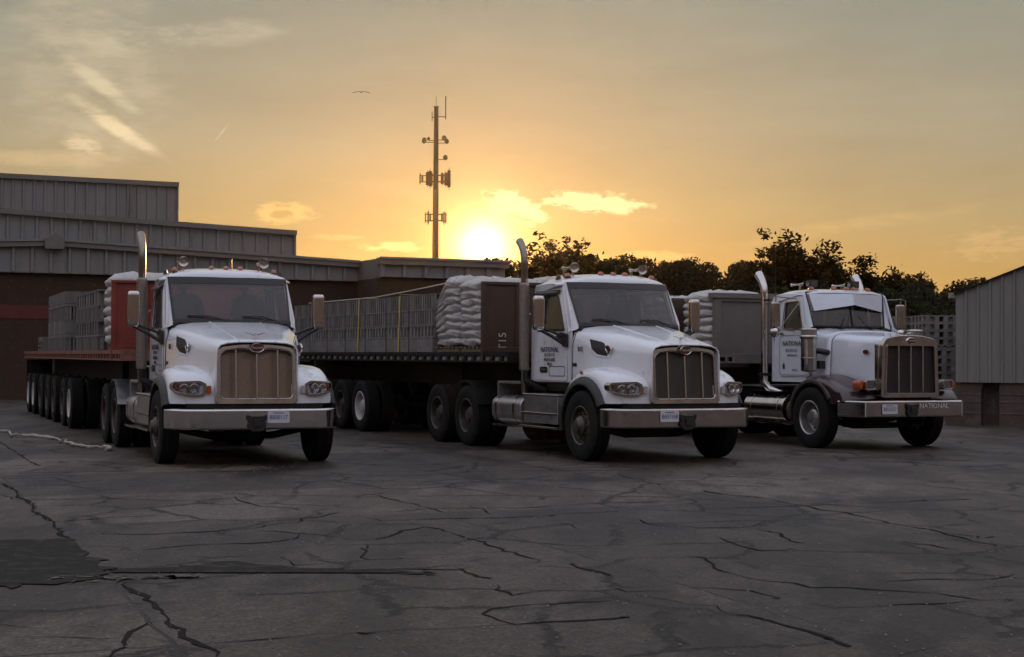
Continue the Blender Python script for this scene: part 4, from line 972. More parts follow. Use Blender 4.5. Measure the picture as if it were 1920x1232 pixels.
def wrapped_pallet(name, L, W, H, layers, seed, mat, slope=0, sag=.5):
    rnd = random.Random(seed); bm = B()
    nz = layers*6; per = rrect(-L/2,L/2,-W/2,W/2,.14,4)
    P = []
    for i in range(len(per)):
        a = Vector(per[i]); b = Vector(per[(i+1) % len(per)]); k = max(1, int((b-a).length/.09))
        for j in range(k): P.append(a.lerp(b, j/k))
    rings = []; ph = [rnd.uniform(0, 6) for _ in range(8)]
    for i in range(nz+1):
        t = i/nz; lay = (t*layers) % 1; r = []
        bulge = .035*sag*2*(sin(pi*lay)**.5)-.02
        for k, p in enumerate(P):
            ang = atan2(p.y, p.x); w = .012*sin(9*ang+ph[0]+t*5)+.010*sin(17*ang+ph[1]-t*9)+.008*sin(23*t*3+5*ang)
            q = 1+(bulge+w)/(max(L, W)/2)
            z = .12+(H-.12)*t
            if slope: z = .12+(min(H, H-slope*max(0, p.x/(L/2)))-.12)*t
            r.append((p.x*q+rnd.uniform(-.004,.004), p.y*q+rnd.uniform(-.004,.004), z+.012*sin(6*ang+ph[2]+t*11)))
        rings.append(r)
    c = [(p[0]*.9, p[1]*.9, p[2]+.05) for p in rings[-1]]; c2 = [(p[0]*.5, p[1]*.5, p[2]+.075+.02*sin(i)) for i, p in enumerate(rings[-1])]
    rings += [c, c2]; loft(bm, rings)
    o = done(name, bm, mat, None, 50)
    bm = B()
    for k in range(3): box(bm, (-L/2+.03,L/2-.03), (-W/2+.03+k*(W/2-.08),-W/2+.13+k*(W/2-.08)), (0,.09))
    for k in range(6): box(bm, (-L/2+.03+k*(L-.16)/5,-L/2+.13+k*(L-.16)/5), (-W/2,W/2), (.09,.115))
    done('pallet', bm, wood, o, 0)
    return o
# ------------------------------------------------------------------ ground
def ground_material():
    m = bpy.data.materials.new('old_concrete'); nt, P, N, L = nodes(m)
    tc = N.new('ShaderNodeTexCoord')
    def mapn(sc=(1,1,1), rz=0):
        q = N.new('ShaderNodeMapping'); q.inputs['Scale'].default_value = sc; q.inputs['Rotation'].default_value = (0,0,rz); L.new(tc.outputs['Object'], q.inputs[0]); return q.outputs[0]
    def noise(v, s, d=6, r=.6):
        n = N.new('ShaderNodeTexNoise'); n.inputs['Scale'].default_value = s; n.inputs['Detail'].default_value = d; n.inputs['Roughness'].default_value = r; L.new(v, n.inputs['Vector']); return n.outputs['Fac']
    def ramp(v, p0, p1, c0=(0,0,0,1), c1=(1,1,1,1)):
        r = N.new('ShaderNodeValToRGB'); r.color_ramp.elements[0].position = p0; r.color_ramp.elements[1].position = p1; r.color_ramp.elements[0].color = c0; r.color_ramp.elements[1].color = c1; L.new(v, r.inputs[0]); return r.outputs[0]
    def mix(f, a, b, t='MIX'):
        x = N.new('ShaderNodeMixRGB'); x.blend_type = t
        for i, q in enumerate((f, a, b)):
            if isinstance(q, (int, float)): x.inputs[i].default_value = q
            elif isinstance(q, tuple): x.inputs[i].default_value = (*q, 1)
            else: L.new(q, x.inputs[i])
        return x.outputs[0]
    o = mapn()
    big = noise(o, .22, 5); mid = noise(mapn((1,.35,1), .42), .9, 7, .65); fine = noise(o, 9, 8, .75); grit = noise(o, 32, 5, .8)
    c = ramp(big, .40, .60, (.033,.026,.022,1), (.064,.050,.042,1))
    c = mix(ramp(mid, .45, .56), c, (.090,.072,.062))
    # cast slabs: 3.6 m by 3.1 m bays laid square to the warehouse, each with its own tone
    wb = N.new('ShaderNodeTexNoise'); wb.inputs['Scale'].default_value = 2.5; wb.inputs['Detail'].default_value = 6; L.new(o, wb.inputs['Vector'])
    wv = N.new('ShaderNodeVectorMath'); wv.operation = 'MULTIPLY_ADD'; L.new(wb.outputs['Color'], wv.inputs[0]); wv.inputs[1].default_value = (.10,.10,0); L.new(o, wv.inputs[2])
    mb = N.new('ShaderNodeMapping'); mb.inputs['Rotation'].default_value = (0,0,-.384); mb.inputs['Location'].default_value = (-1.55,-8.45,0); L.new(wv.outputs[0], mb.inputs[0])
    br = N.new('ShaderNodeTexBrick'); br.offset = 0; br.inputs['Scale'].default_value = 1; br.inputs['Brick Width'].default_value = 3.6; br.inputs['Row Height'].default_value = 3.13; br.inputs['Mortar Size'].default_value = .016; br.inputs['Mortar Smooth'].default_value = .3; br.inputs['Bias'].default_value = 0
    br.inputs['Color1'].default_value = (.62,.61,.60,1); br.inputs['Color2'].default_value = (1.55,1.52,1.47,1); br.inputs['Mortar'].default_value = (1,1,1,1); L.new(mb.outputs[0], br.inputs['Vector'])
    c = mix(1.0, c, br.outputs['Color'], 'MULTIPLY')
    c = mix(.85, c, ramp(fine, .36, .66, (.45,.44,.43,1), (1.55,1.55,1.55,1)), 'MULTIPLY')
    c = mix(.85, c, ramp(grit, .38, .64, (.4,.4,.4,1), (1.6,1.6,1.6,1)), 'MULTIPLY')
    ag = N.new('ShaderNodeTexVoronoi'); ag.inputs['Scale'].default_value = 42; L.new(o, ag.inputs['Vector'])
    c = mix(.7, c, ramp(ag.outputs['Color'], .0, 1.0, (.45,.45,.45,1), (1.55,1.5,1.45,1)), 'MULTIPLY')
    # oil and tyre stains
    st = noise(mapn((1,.5,1), .42), 1.6, 8, .7); c = mix(ramp(st, .60, .72), c, (.020,.017,.016))
    st2 = noise(mapn((.35,1.6,1), .15), 1.1, 6, .7); c = mix(ramp(st2, .60, .80, (0,0,0,1), (.7,.7,.7,1)), c, (.028,.025,.023))
    # pale worn dust
    du = noise(mapn((1,.3,1), .38), 2.6, 8, .7); c = mix(ramp(du, .60, .78, (0,0,0,1), (.55,.55,.55,1)), c, (.145,.12,.105))
    # hairline crazing
    v = N.new('ShaderNodeTexVoronoi'); v.feature = 'DISTANCE_TO_EDGE'; v.inputs['Scale'].default_value = .8
    wob = N.new('ShaderNodeTexNoise'); wob.inputs['Scale'].default_value = 2.2; wob.inputs['Detail'].default_value = 9; wob.inputs['Roughness'].default_value = .72; L.new(o, wob.inputs['Vector'])
    vm = N.new('ShaderNodeVectorMath'); vm.operation = 'MULTIPLY_ADD'; L.new(wob.outputs['Color'], vm.inputs[0]); vm.inputs[1].default_value = (.55,.55,0); L.new(o, vm.inputs[2]); L.new(vm.outputs[0], v.inputs['Vector'])
    cr = ramp(v.outputs['Distance'], .004, .030, (1,1,1,1), (0,0,0,1)); gate = ramp(noise(o, .35, 3), .44, .50)
    cr = mix(1.0, cr, gate, 'MULTIPLY'); cr = mix(ramp(mid, .46, .54), cr, br.outputs['Fac'], 'LIGHTEN'); c = mix(cr, c, (.016,.013,.012))
    L.new(c, P.inputs['Base Color'])
    rr = N.new('ShaderNodeMapRange'); rr.inputs['To Min'].default_value = .34; rr.inputs['To Max'].default_value = .8; L.new(fine, rr.inputs['Value']); L.new(rr.outputs[0], P.inputs['Roughness'])
    P.inputs['Specular IOR Level'].default_value = .2
    h = mix(.5, fine, grit); h2 = mix(.5, h, mid); h3 = mix(cr, h2, (0.,0.,0.))
    b = N.new('ShaderNodeBump'); b.inputs['Strength'].default_value = .8; b.inputs['Distance'].default_value = .03; L.new(h3, b.inputs['Height']); L.new(b.outputs[0], P.inputs['Normal'])
    return m
g = raw('ground', [(-640,-200,0),(640,-200,0),(640,640,0),(-640,640,0)], [(0,1,2,3)], ground_material()); tag(g, kind='structure')

crackm = M('crack_dirt', (.017,.014,.012), .95, 0, .4, 12, spec=.1)
dirt = M('wet_dirt', (.017,.0145,.012), .8, 0, .4, 6, .6, 25, spot=((.045,.037,.029), .5, 5), spec=.15)
rnd = random.Random(3)
def ribbon(V, F, pts, w, z=.004):
    P = [Vector(pts[0])]
    for a, b in zip(pts, pts[1:]):
        a, b = Vector(a), Vector(b); n = max(1, int((b-a).length/.11)); d = (b-a); nn = Vector((-d.y, d.x)).normalized()
        off = 0
        for k in range(1, n+1):
            off = off*.6+rnd.gauss(0, .019) if k < n else 0
            P.append(a+d*(k/n)+nn*off)
    base = len(V); m = len(P)
    for i, p in enumerate(P):
        d = (P[min(i+1, m-1)]-P[max(i-1, 0)]); d = d.normalized() if d.length > 1e-6 else Vector((1,0)); n = Vector((-d.y, d.x))
        e = min(1, min(i, m-1-i)/4+.15); ww = w*e*(1+.45*sin(i*.37+base)+.3*sin(i*1.13+base*.3))*rnd.uniform(.75,1.25)
        V.append((p.x+n.x*ww*.5, p.y+n.y*ww*.5, z)); V.append((p.x-n.x*ww*rnd.uniform(.3,.7), p.y-n.y*ww*rnd.uniform(.3,.7), z))
        if i: F.append((base+2*i-2, base+2*i-1, base+2*i+1, base+2*i))
        if rnd.random() < .05 and w > .018:   # a crumbled corner
            j = len(V); q = p+n*rnd.uniform(-.05,.05); r = rnd.uniform(.015,.05)*(.6+w*10)
            k = 6; V += [(q.x+r*cos(2*pi*t/k)*rnd.uniform(.5,1.2), q.y+r*.6*sin(2*pi*t/k)*rnd.uniform(.5,1.2), z+.001) for t in range(k)]; F.append(tuple(range(j, j+k)))
V, F = [], []
for w, pts in CRACKS: ribbon(V, F, pts, .009+.0085*w)
tag(raw('pavement_cracks', V, F, crackm), kind='structure')
def blob(pts, z, jit=.05, n=6):
    out = []
    for a, b in zip(pts, pts[1:]+pts[:1]):
        a, b = Vector(a), Vector(b)
        for k in range(n): p = a.lerp(b, k/n); out.append((p.x+rnd.gauss(0, jit), p.y+rnd.gauss(0, jit), z))
    return out
def sheet(name, polys, mat, z):
    bm = B()
    for p in polys:
        q = blob(p, z); panel(bm, [(a, b) for a, b, _ in q], [], lambda a, b, t: (a, b, z), 0)
    return done(name, bm, mat, None, 0)
tag(sheet('broken_pavement_dirt', [[(-6.0,13.2),(-4.22,13.02),(-3.72,13.19),(-3.21,11.99),(-2.92,11.39),(-2.82,10.85),(-3.08,10.51),(-3.36,10.38),(-6.0,10.2)], [(-2.9,11.3),(-2.45,11.45),(-2.15,11.75),(-1.22,11.32),(-.6,11.25),(-.6,11.1),(-1.19,11.1),(-2.3,10.84),(-2.75,10.9)]], dirt, .008), kind='structure')
wet = M('puddle_water', (.012,.012,.012), .05, 0, .1, 3, .3, 26, rvar=.03, spec=1)
tag(sheet('puddle', [[(-3.16,10.74),(-3.05,10.86),(-2.87,10.84),(-2.70,10.88),(-2.58,10.82),(-2.68,10.74),(-2.82,10.69),(-3.01,10.66)], [(-2.45,10.92),(-2.2,10.98),(-2.05,10.93),(-2.3,10.89)]], wet, .013), 'small puddle glinting at the edge of the broken pavement', kind='structure')

# loose grit lying about
V, F = [], []
for _ in range(2600):
    Y = rnd.uniform(8, 24); X = rnd.uniform(-.36, .36)*Y; r = rnd.uniform(.004, .013)
    j = len(V); a = rnd.uniform(0, 6)
    V += [(X+r*cos(a+k*2.1), Y+r*sin(a+k*2.1), .003) for k in range(3)]+[(X, Y, r*1.1)]; F += [(j,j+1,j+3),(j+1,j+2,j+3),(j+2,j,j+3)]
tag(raw('loose_gravel', V, F, conc), 'loose grit scattered over the cracked yard', kind='stuff')

# pale strap lying on the ground at the left
bm = B(); pts = []
R0 = [(-10.6,31.6),(-10.05,30.96),(-9.8,30.77),(-9.28,29.19),(-9.04,29.22),(-8.59,28.88),(-8.05,28.02),(-7.79,27.19),(-7.7,27.3),(-7.37,26.41),(-6.86,25.7),(-6.54,25.58),(-6.42,25.2),(-6.5,24.95)]
for a, b in zip(R0, R0[1:]):
    a, b = Vector(a), Vector(b)
    for k in range(4): p = a.lerp(b, k/4); pts.append((p.x+rnd.gauss(0,.02), p.y+rnd.gauss(0,.03), .03+abs(rnd.gauss(0,.012))))
tube(bm, pts, [rnd.uniform(.012,.03) for _ in pts], 6)
tag(done('tie_down_strap', bm, rope_m), 'pale crumpled tie-down strap lying on the pavement left of the trucks', 'strap')

# ------------------------------------------------------------------ warehouse on the left
siding = M('pale_siding', (.215,.212,.205), .45, .15, .12, 1.6, .03, 10, stretch=(1.2,1.2,.12), spot=((.13,.115,.10), .58, 3))
trimm = M('siding_trim', (.17,.155,.138), .45, .1, .08, 2)
brick = M('dark_brick', (.045,.024,.013), .9, 0, .25, 3, .3, 20, spot=((.11,.08,.055), .6, 5))
redband = M('red_brick_band', (.11,.025,.018), .85, 0, .2, 3, .3, 20)
a0 = .44; S0 = Vector((-17.0, 53.6, 0))
wh = thing('warehouse', 'long low warehouse with pale ribbed metal siding in three steps over a dark brick wall', 'warehouse', S0, a0+pi/2)
def ribbed(name, v0, v1, zb, zt, u, pitch=.42, parent=wh, mat=siding, flip=1):
    """siding wall in the plane x=u from v0 to v1 (v falls to the right); zt is a function of v"""
    bm = B(); n = max(1, int((v1-v0)/pitch)); st = []
    for i in range(n):
        a = v0+(v1-v0)*i/n; p = (v1-v0)/n
        st += [(a, 0), (a+p*.72, 0), (a+p*.79, -.09), (a+p*.93, -.09)]
    st.append((v1, 0))
    loft(bm, [[(u+d, v, zb), (u+d, v, zt(v))] for v, d in st], closed=False)
    return done(name, bm, mat, parent, 0)
def slab(name, v0, v1, z0, z1, u0, u1, mat, parent=wh, nseg=1):
    bm = B(); vs = [v0+(v1-v0)*i/nseg for i in range(nseg+1)]
    f0 = z0 if callable(z0) else (lambda v: z0); f1 = z1 if callable(z1) else (lambda v: z1)
    loft(bm, [[(u0,v,f0(v)),(u1,v,f0(v)),(u1,v,f1(v)),(u0,v,f1(v))] for v in vs])
    return done(name, bm, mat, parent, 0)
# profile heights along the wall
low_b = lambda v: (5.28+.035*(v+1.3)*0-.105*max(0,-(v+1.3))*.38-.06*max(0, v+1.3)) if v > -11.9 else 4.88
def low_fb(v): return 5.27-.05*abs(v+1.3)*(1 if v > -1.3 else .76)
def low_ft(v): return low_fb(v)+.24
slab('brick_wall', -12.4, 12, 0, 4.37, .12, .5, brick)
slab('red_band', -12.4, 12, 2.76, 3.22, .10, .12, redband)
ribbed('low_siding', -12.4, 12, 4.36, low_fb, .0, .62)
slab('siding_underside', -12.4, 12, 4.33, 4.362, -.06, .4, trimm)
slab('low_fascia', -12.4, -1.3, low_fb, low_ft, -.22, .1, trimm, nseg=3); slab('low_fascia', -1.3, 12, low_fb, low_ft, -.22, .1, trimm, nseg=3)
slab('low_fascia_lip', -12.4, 12, lambda v: low_ft(v)-.07, lambda v: low_ft(v)+.02, -.27, -.222, siding, nseg=40)
bm = B(); panel(bm, [(-1.62,5.16),(-.98,5.16),(-.98,5.52),(-1.3,5.72),(-1.62,5.52)], [], lambda a, b, t: (-.36+t, a, b), .3); done('ridge_cap', bm, trimm, wh, 0)
slab('low_roof', -12.4, 12, lambda v: low_ft(v)-.12, lambda v: low_ft(v)-.05, .1, 30, trimm, nseg=20)
t2 = lambda v: 7.0-.034*abs(v+.5); 
ribbed('middle_siding', -12.37, 12, 5.0, t2, 8, .55); slab('middle_fascia', -12.45, -.5, t2, lambda v: t2(v)+.2, 7.75, 8.2, trimm); slab('middle_fascia', -.5, 12, t2, lambda v: t2(v)+.2, 7.75, 8.2, trimm)
slab('middle_end_wall', -12.37, -12.31, 4.9, 6.55, 8.05, 30, siding); slab('middle_roof', -12.37, 12, lambda v: t2(v)-.1, lambda v: t2(v)-.02, 8.1, 30, trimm, nseg=4)
ribbed('high_siding', -9.27, 8, 7.0, lambda v: 9.24, 16, .45); slab('high_fascia', -9.35, 8, 9.24, 9.45, 15.8, 16.2, trimm); slab('high_end_wall', -9.27, -9.2, 6.6, 9.24, 16.05, 32, siding)
slab('corner_trim', -9.36, -9.26, 6.9, 9.24, 15.9, 16.04, trimm); slab('corner_trim', -12.46, -12.36, 5.0, 6.6, 7.9, 8.04, trimm); slab('downpipe', -7.22, -7.12, 7.0, 9.24, 15.86, 15.95, trimm)
slab('high_roof', -9.27, 8, 9.15, 9.22, 16.1, 32, trimm)
# wing that steps forward to the right
ribbed('wing_siding', -17.4, -12.41, 4.41, lambda v: 4.86, -2.3, .8); slab('wing_fascia', -17.5, -12.35, 4.86, 5.10, -2.5, -2.1, trimm); slab('wing_fascia_lip', -17.52, -12.33, 5.05, 5.13, -2.56, -2.502, siding)
slab('wing_brick', -17.4, -12.41, 0, 4.41, -2.15, -1.8, brick); slab('wing_return', -12.47, -12.41, 4.37, 5.08, -2.32, .3, trimm); slab('wing_side_brick', -12.46, -12.411, 0, 4.365, -2.14, .3, brick); slab('wing_roof', -17.4, -12.4, 5.0, 5.06, -2.2, 12, trimm); slab('wing_end', -17.4, -17.3, 0, 5.0, -2.1, 12, brick)

# ------------------------------------------------------------------ shed on the right
shedm = M('pale_green_siding', (.23,.222,.205), .5, .1, .12, 2.0, .03, 10, stretch=(2,2,.15), spot=((.15,.14,.125), .58, 4))
stone = M('stained_block_base', (.085,.062,.048), .9, 0, .3, 4, .4, 25, spot=((.14,.10,.075), .55, 7))
ang = atan2(-.7, 1.37)
sh = thing('metal_shed', 'pale ribbed metal shed on a dark block base at the right edge', 'shed', (10.38,36.8,0), ang)
def shed_z(x): return 3.06+.385*x
bm = B(); st = []; n = 22
for i in range(n):
    a = 6.0*i/n; p = 6.0/n; st += [(a,0),(a+p*.74,0),(a+p*.80,-.05),(a+p*.94,-.05)]
st.append((6.0,0)); loft(bm, [[(x, d, 1.0),(x, d, shed_z(x))] for x, d in st], closed=False); loft(bm, [[(0,0,1.0),(0,0,shed_z(0))],[(0,9,1.0),(0,9,shed_z(0))]], closed=False)
done('siding', bm, shedm, sh, 0)
bm = B(); loft(bm, [[(-.03,-.10,shed_z(-.03)),(-.03,9.1,shed_z(-.03)),(-.03,9.1,shed_z(-.03)+.035),(-.03,-.10,shed_z(-.03)+.035)],[(6,-.10,shed_z(6)),(6,9.1,shed_z(6)),(6,9.1,shed_z(6)+.035),(6,-.10,shed_z(6)+.035)]]); done('roof', bm, frame_m, sh, 0)
bm = B(); box(bm, (-.16,-.001), (-.02,9), (2.96,3.09)); done('eave_gutter', bm, shedm, sh, 0, .01)
bm = B()
for x0, x1 in ((-.25,.56),(.98,2.9),(3.4,6.0)): box(bm, (x0,x1), (.06,.35), (0,.975))
box(bm, (-.25,6.0), (.36,.42), (0,.98)); done('base_wall', bm, stone, sh, 0)
bm = B()
for z in (.28,.55,.72): 
    for x0, x1 in ((-.27,.56),(.98,2.9)): box(bm, (x0+.01,x1-.01), (.045,.06), (z,z+.012))
done('mortar_course', bm, conc_dk, sh, 0)

# ------------------------------------------------------------------ mobile mast
steel = M('mast_steel', (.06,.045,.035), .5, .6, .2, 1, .05, 5)
tw = thing('cell_tower', 'tall slender cell tower carrying dishes and panel antennas behind the warehouse', 'cell tower', (-12.25,250,0))
def taper(z): return .62-.27*z/41.2
bm = B(); tube(bm, [(0,0,z) for z in (0,10,20,30,41.2)], [taper(z) for z in (0,10,20,30,41.2)], 12); done('mast', bm, steel, tw, 50)
bm = B(); box(bm, (-.4,.4), (-.4,.4), (41.2,41.35)); tube(bm, [(0,0,41.2),(0,0,42.9)], .04, 5); done('mast_cap', bm, steel, tw, 0)
bm = B(); tube(bm, [(0,0,39.7),(1.6,0,39.7)], .07, 6); tube(bm, [(1.5,0,39.3),(1.5,0,43.0)], .08, 6); tube(bm, [(0,0,39.6),(-.7,0,39.6)], .06, 6); tube(bm, [(-.65,0,39.0),(-.65,0,40.5)], .06, 6); done('whip_antenna', bm, steel, tw, 0)
def dish(x, z, r):
    bm = B(); lathe(bm, [(r*.2,-.3),(r*.9,-.1),(r,0),(r*.9,.06),(0,.1)], (x, 0, z), (.6 if x > 0 else -.6,-.8,0), 16); tube(bm, [(0,0,z-.3),(x,0,z-.3),(x,.2,z)], .07, 5); done('dish', bm, steel, tw, 50)
dish(-1.9,35.9,.5); dish(-1.2,36.2,.3); dish(1.7,35.8,.42); dish(1.3,36.3,.45); dish(1.5,33.2,.45)
def platform(z, w, h, spec):
    bm = B(); 
    for dz in (-.5,.5): tube(bm, [(-w,0,z+dz),(w,0,z+dz)], .08, 5); tube(bm, [(-w*.6,-.8,z+dz),(w*.6,-.8,z+dz)], .07, 5)
    done('antenna_platform', bm, steel, tw, 0)
    for x, y, ww, hh in spec:
        x, ww, hh = x*.86, ww*.8, hh*.9
        bm = B(); box(bm, (x-ww,x+ww), (y-.15,y+.15), (z-hh*.5,z+hh*.5)); tube(bm, [(x,y,z-hh*.65),(x,y,z+hh*.65)], .05, 5); done('panel_antenna', bm, steel, tw, 0)
platform(29.8, 2.4, 2, [(-2.9,0,.14,1.6),(-2.5,.2,.2,1.1),(-1.5,-.3,.35,2.3),(-1.05,-.3,.28,2.7),(-.8,.3,.2,2.2),(1.2,-.3,.3,1.9),(1.8,.2,.25,2.2),(2.45,-.2,.3,3.0),(2.2,.3,.2,2.4)])
platform(23.6, 1.7, 2, [(-1.9,0,.1,1.5),(-1.35,-.2,.16,2.0),(-1.0,.2,.18,1.2),(1.2,-.2,.2,1.4),(1.55,.2,.15,2.0),(1.9,0,.14,1.7)])

# ------------------------------------------------------------------ bird
bm = B()
loft(bm, [[(x, .0+.0*q, q) for q in (0,)]*1 for x in (0,)]) if False else None
tube(bm, [(0,-.13,0),(0,-.05,.01),(0,.05,.01),(0,.15,0)], [.01,.035,.03,.008], 8)
for s in (1,-1): loft(bm, [[(s*x, -c, z),(s*x, 0, z+.02),(s*x, c, z),(s*x, 0, z-.008)] for x, c, z in ((.02,.05,.01),(.13,.05,.045),(.28,.035,.01),(.44,.01,-.03))])
tag(done('bird', bm, frame_m, None, 50, loc=(-7.75, 80, 14.98)), 'dark bird gliding high between the clouds and the tower', 'bird')

# ------------------------------------------------------------------ trees
def leaf_mat(name, c):
    m = bpy.data.materials.new(name); nt, P, N, L = nodes(m)
    g_ = N.new('ShaderNodeNewGeometry'); r = N.new('ShaderNodeValToRGB'); L.new(g_.outputs['Random Per Island'], r.inputs[0])
    r.color_ramp.elements[0].color = (c[0]*.55, c[1]*.55, c[2]*.55, 1); r.color_ramp.elements[1].color = (c[0]*1.5, c[1]*1.5, c[2]*1.4, 1)
    L.new(r.outputs[0], P.inputs['Base Color']); P.inputs['Roughness'].default_value = .8; P.inputs['Specular IOR Level'].default_value = .08
    t = N.new('ShaderNodeBsdfTranslucent'); L.new(r.outputs[0], t.inputs[0]); mx = N.new('ShaderNodeMixShader'); mx.inputs[0].default_value = .3
    L.new(P.outputs[0], mx.inputs[1]); L.new(t.outputs[0], mx.inputs[2]); L.new(mx.outputs[0], N['Material Output'].inputs[0])
    return m
leafA = leaf_mat('tree_leaves', (.026,.020,.008)); leafB = leaf_mat('bush_leaves', (.026,.028,.011)); bark = M('bark', (.05,.035,.025), .9, 0, .3, 4, .4, 15)

def leaves_mesh(rnd, centres, size, per, elong=1.6, spread=.5):
    V, F = [], []
    for c, r in centres:
        for _ in range(per):
            d = Vector((rnd.gauss(0,1), rnd.gauss(0,1), rnd.gauss(0,.8)))*r*spread
            p = c+d; a = Vector((rnd.gauss(0,1), rnd.gauss(0,1), rnd.gauss(0,.6)-.25)).normalized(); n = a.orthogonal().normalized()
            n = (n*cos(t := rnd.uniform(0, 2*pi))+a.cross(n)*sin(t)); s = size*rnd.uniform(.5,1.3)
            j = len(V); V += [p-a*s*.5*elong, p+n*s*.32, p+a*s*.5*elong, p-n*s*.32]; F.append((j,j+1,j+2,j+3))
    return V, F

def tree(name, label, X, Y, H, W, seed, leaf=.28, mat=None, clusters=150, per=26, crown0=.3, shape='round', droop=0, group=None, cat='tree', spread=.5, cr=.55):
    rnd = random.Random(seed); root = thing(name, label, cat, (X, Y, 0), 0, group)
    bm = B(); cents = []
    trunk = [Vector((0,0,0))]; 
    for k in range(6): trunk.append(trunk[-1]+Vector((rnd.gauss(0,.03*H/6), rnd.gauss(0,.03*H/6), H*.8/6)))
    tube(bm, trunk, [H*.022*(1-.85*k/6) for k in range(7)], 7)
    nb = 16
    for b in range(nb):
        t = crown0+(.97-crown0)*b/nb; i = min(5, int(t*6*.99)); base = trunk[i].lerp(trunk[i+1], t*6-i if t*6-i < 1 else 1)
        prof = (sin(pi*min(1, (t-crown0)/(1-crown0)*.8+.22))) if shape == 'round' else (1-(t-crown0)/(1-crown0)*.6)
        L_ = W*.5*prof*rnd.uniform(.6,1.12); az = b*2.4+rnd.uniform(-.4,.4); el = rnd.uniform(.25,.75)+.4*t
        p = base; d = Vector((cos(az)*cos(el), sin(az)*cos(el), sin(el))); pts = [p.copy()]
        for k in range(5):
            d = (d+Vector((rnd.gauss(0,.15), rnd.gauss(0,.15), rnd.gauss(0,.1)-droop*.1))).normalized(); p = p+d*L_/5
            if p.z > H*.97: p.z = H*.97-rnd.random()*.1*H
            pts.append(p.copy())
            if k >= 1:
                for q in range(2):
                    dd = (d+Vector((rnd.gauss(0,.8), rnd.gauss(0,.8), rnd.gauss(0,.5)))).normalized(); e = p+dd*L_*.28*rnd.uniform(.6,1.3)
                    tube(bm, [p, p.lerp(e,.5)+Vector((0,0,.03)), e], [H*.003,H*.002,H*.0008], 4, False); cents.append((e, cr*rnd.uniform(.6,1.2)))
        cents.append((p, cr)); tube(bm, pts, [H*.009*(1-.8*k/5) for k in range(6)], 5)
    top = trunk[-1]
    for _ in range(8): cents.append((top+Vector((rnd.gauss(0,.05*W), rnd.gauss(0,.05*W), rnd.uniform(0,.18*H))), cr*.8))
    while len(cents) < clusters:
        c, r = rnd.choice(cents[:140]); cents.append((c+Vector((rnd.gauss(0,.08*W), rnd.gauss(0,.08*W), rnd.gauss(0,.05*H))), r*.8))
    done('trunk', bm, bark, root, 50)
    V, F = leaves_mesh(rnd, cents, leaf, per, spread=spread); raw('crown', V, F, mat or leafA, root)
    return root

def bush(name, label, X, Y, H, W, seed, leaf=.2, n=9000, mat=None, group=None, depth=None):
    rnd = random.Random(seed); root = thing(name, label, 'tree', (X, Y, 0), 0, group); D = depth or W
    lobes = [(Vector((rnd.uniform(-.36,.36)*W, rnd.uniform(-.3,.3)*D, H*rnd.uniform(.25,.72))), rnd.uniform(.16,.30)*min(W, H*1.5)) for _ in range(16)]
    V, F = [], []
    for _ in range(n):
        c, r = rnd.choice(lobes); d = Vector((rnd.gauss(0,1), rnd.gauss(0,1), rnd.gauss(0,1))).normalized()*r*rnd.uniform(.75,1.08)
        p = c+d; 
        if p.z < .05 or p.z > H: continue
        a = Vector((rnd.gauss(0,1), rnd.gauss(0,1), rnd.gauss(0,1))).normalized(); q = a.orthogonal().normalized(); s = leaf*rnd.uniform(.6,1.4); j = len(V)
        V += [p-a*s*.6, p+q*s*.35, p+a*s*.6, p-q*s*.35]; F.append((j,j+1,j+2,j+3))
    bm = B()
    for c, r in lobes: tube(bm, [(rnd.uniform(-.1,.1), rnd.uniform(-.1,.1), 0), (c.x*.4, c.y*.4, c.z*.5), c], [.09,.06,.02], 6)
    for k in range(14):
        c, r = rnd.choice(lobes); t = c+Vector((rnd.gauss(0,.3), rnd.gauss(0,.3), r+rnd.uniform(.1,.5)))
        tube(bm, [c, t], [.02,.006], 4)
        for _ in range(18):
            p = c.lerp(t, rnd.uniform(.5,1.05))+Vector((rnd.gauss(0,.1), rnd.gauss(0,.1), rnd.gauss(0,.06))); a = Vector((rnd.gauss(0,1), rnd.gauss(0,1), rnd.gauss(0,1))).normalized(); q = a.orthogonal().normalized(); j = len(V); s = leaf
            V += [p-a*s*.6, p+q*s*.35, p+a*s*.6, p-q*s*.35]; F.append((j,j+1,j+2,j+3))
    done('trunk', bm, bark, root, 50); raw('crown', V, F, mat or leafB, root)
    return root
def px(x, Y): return (x-960)/2950*Y
G = 'trees beyond the yard'
tree('tree', 'open airy tree silhouetted against the glow just right of the sun', px(1022,110), 110, 10.4, 6.4, 11, .30, clusters=300, per=15, crown0=.22, group=G, spread=.5)
tree('tree', 'spreading open tree with feathery boughs right of the sun tree', px(1092,112), 112, 9.9, 8.0, 12, .32, clusters=300, per=14, crown0=.25, group=G, spread=.5, droop=.4)
tree('tree', 'small sparse tree closest to the sun', px(957,118), 118, 9.0, 5.0, 13, .30, clusters=170, per=9, crown0=.3, group=G, spread=.5)
tree('tree', 'tallest rounded dark tree above the classic truck and its trailer', px(1478,85), 85, 8.3, 5.4, 21, .21, clusters=300, per=46, crown0=.3, group=G)
tree('tree', 'lower loose tree at the left foot of the tallest tree', px(1412,88), 88, 6.5, 3.8, 22, .2, clusters=210, per=34, crown0=.25, group=G)
tree('tree', 'open pointed tree just right of the tallest tree', px(1553,84), 84, 7.9, 4.6, 23, .2, clusters=240, per=36, crown0=.28, group=G)
tree('tree', 'leaning open tree right of the pointed one with gaps of sky', px(1618,83), 83, 6.9, 4.6, 24, .2, clusters=230, per=34, crown0=.28, group=G)
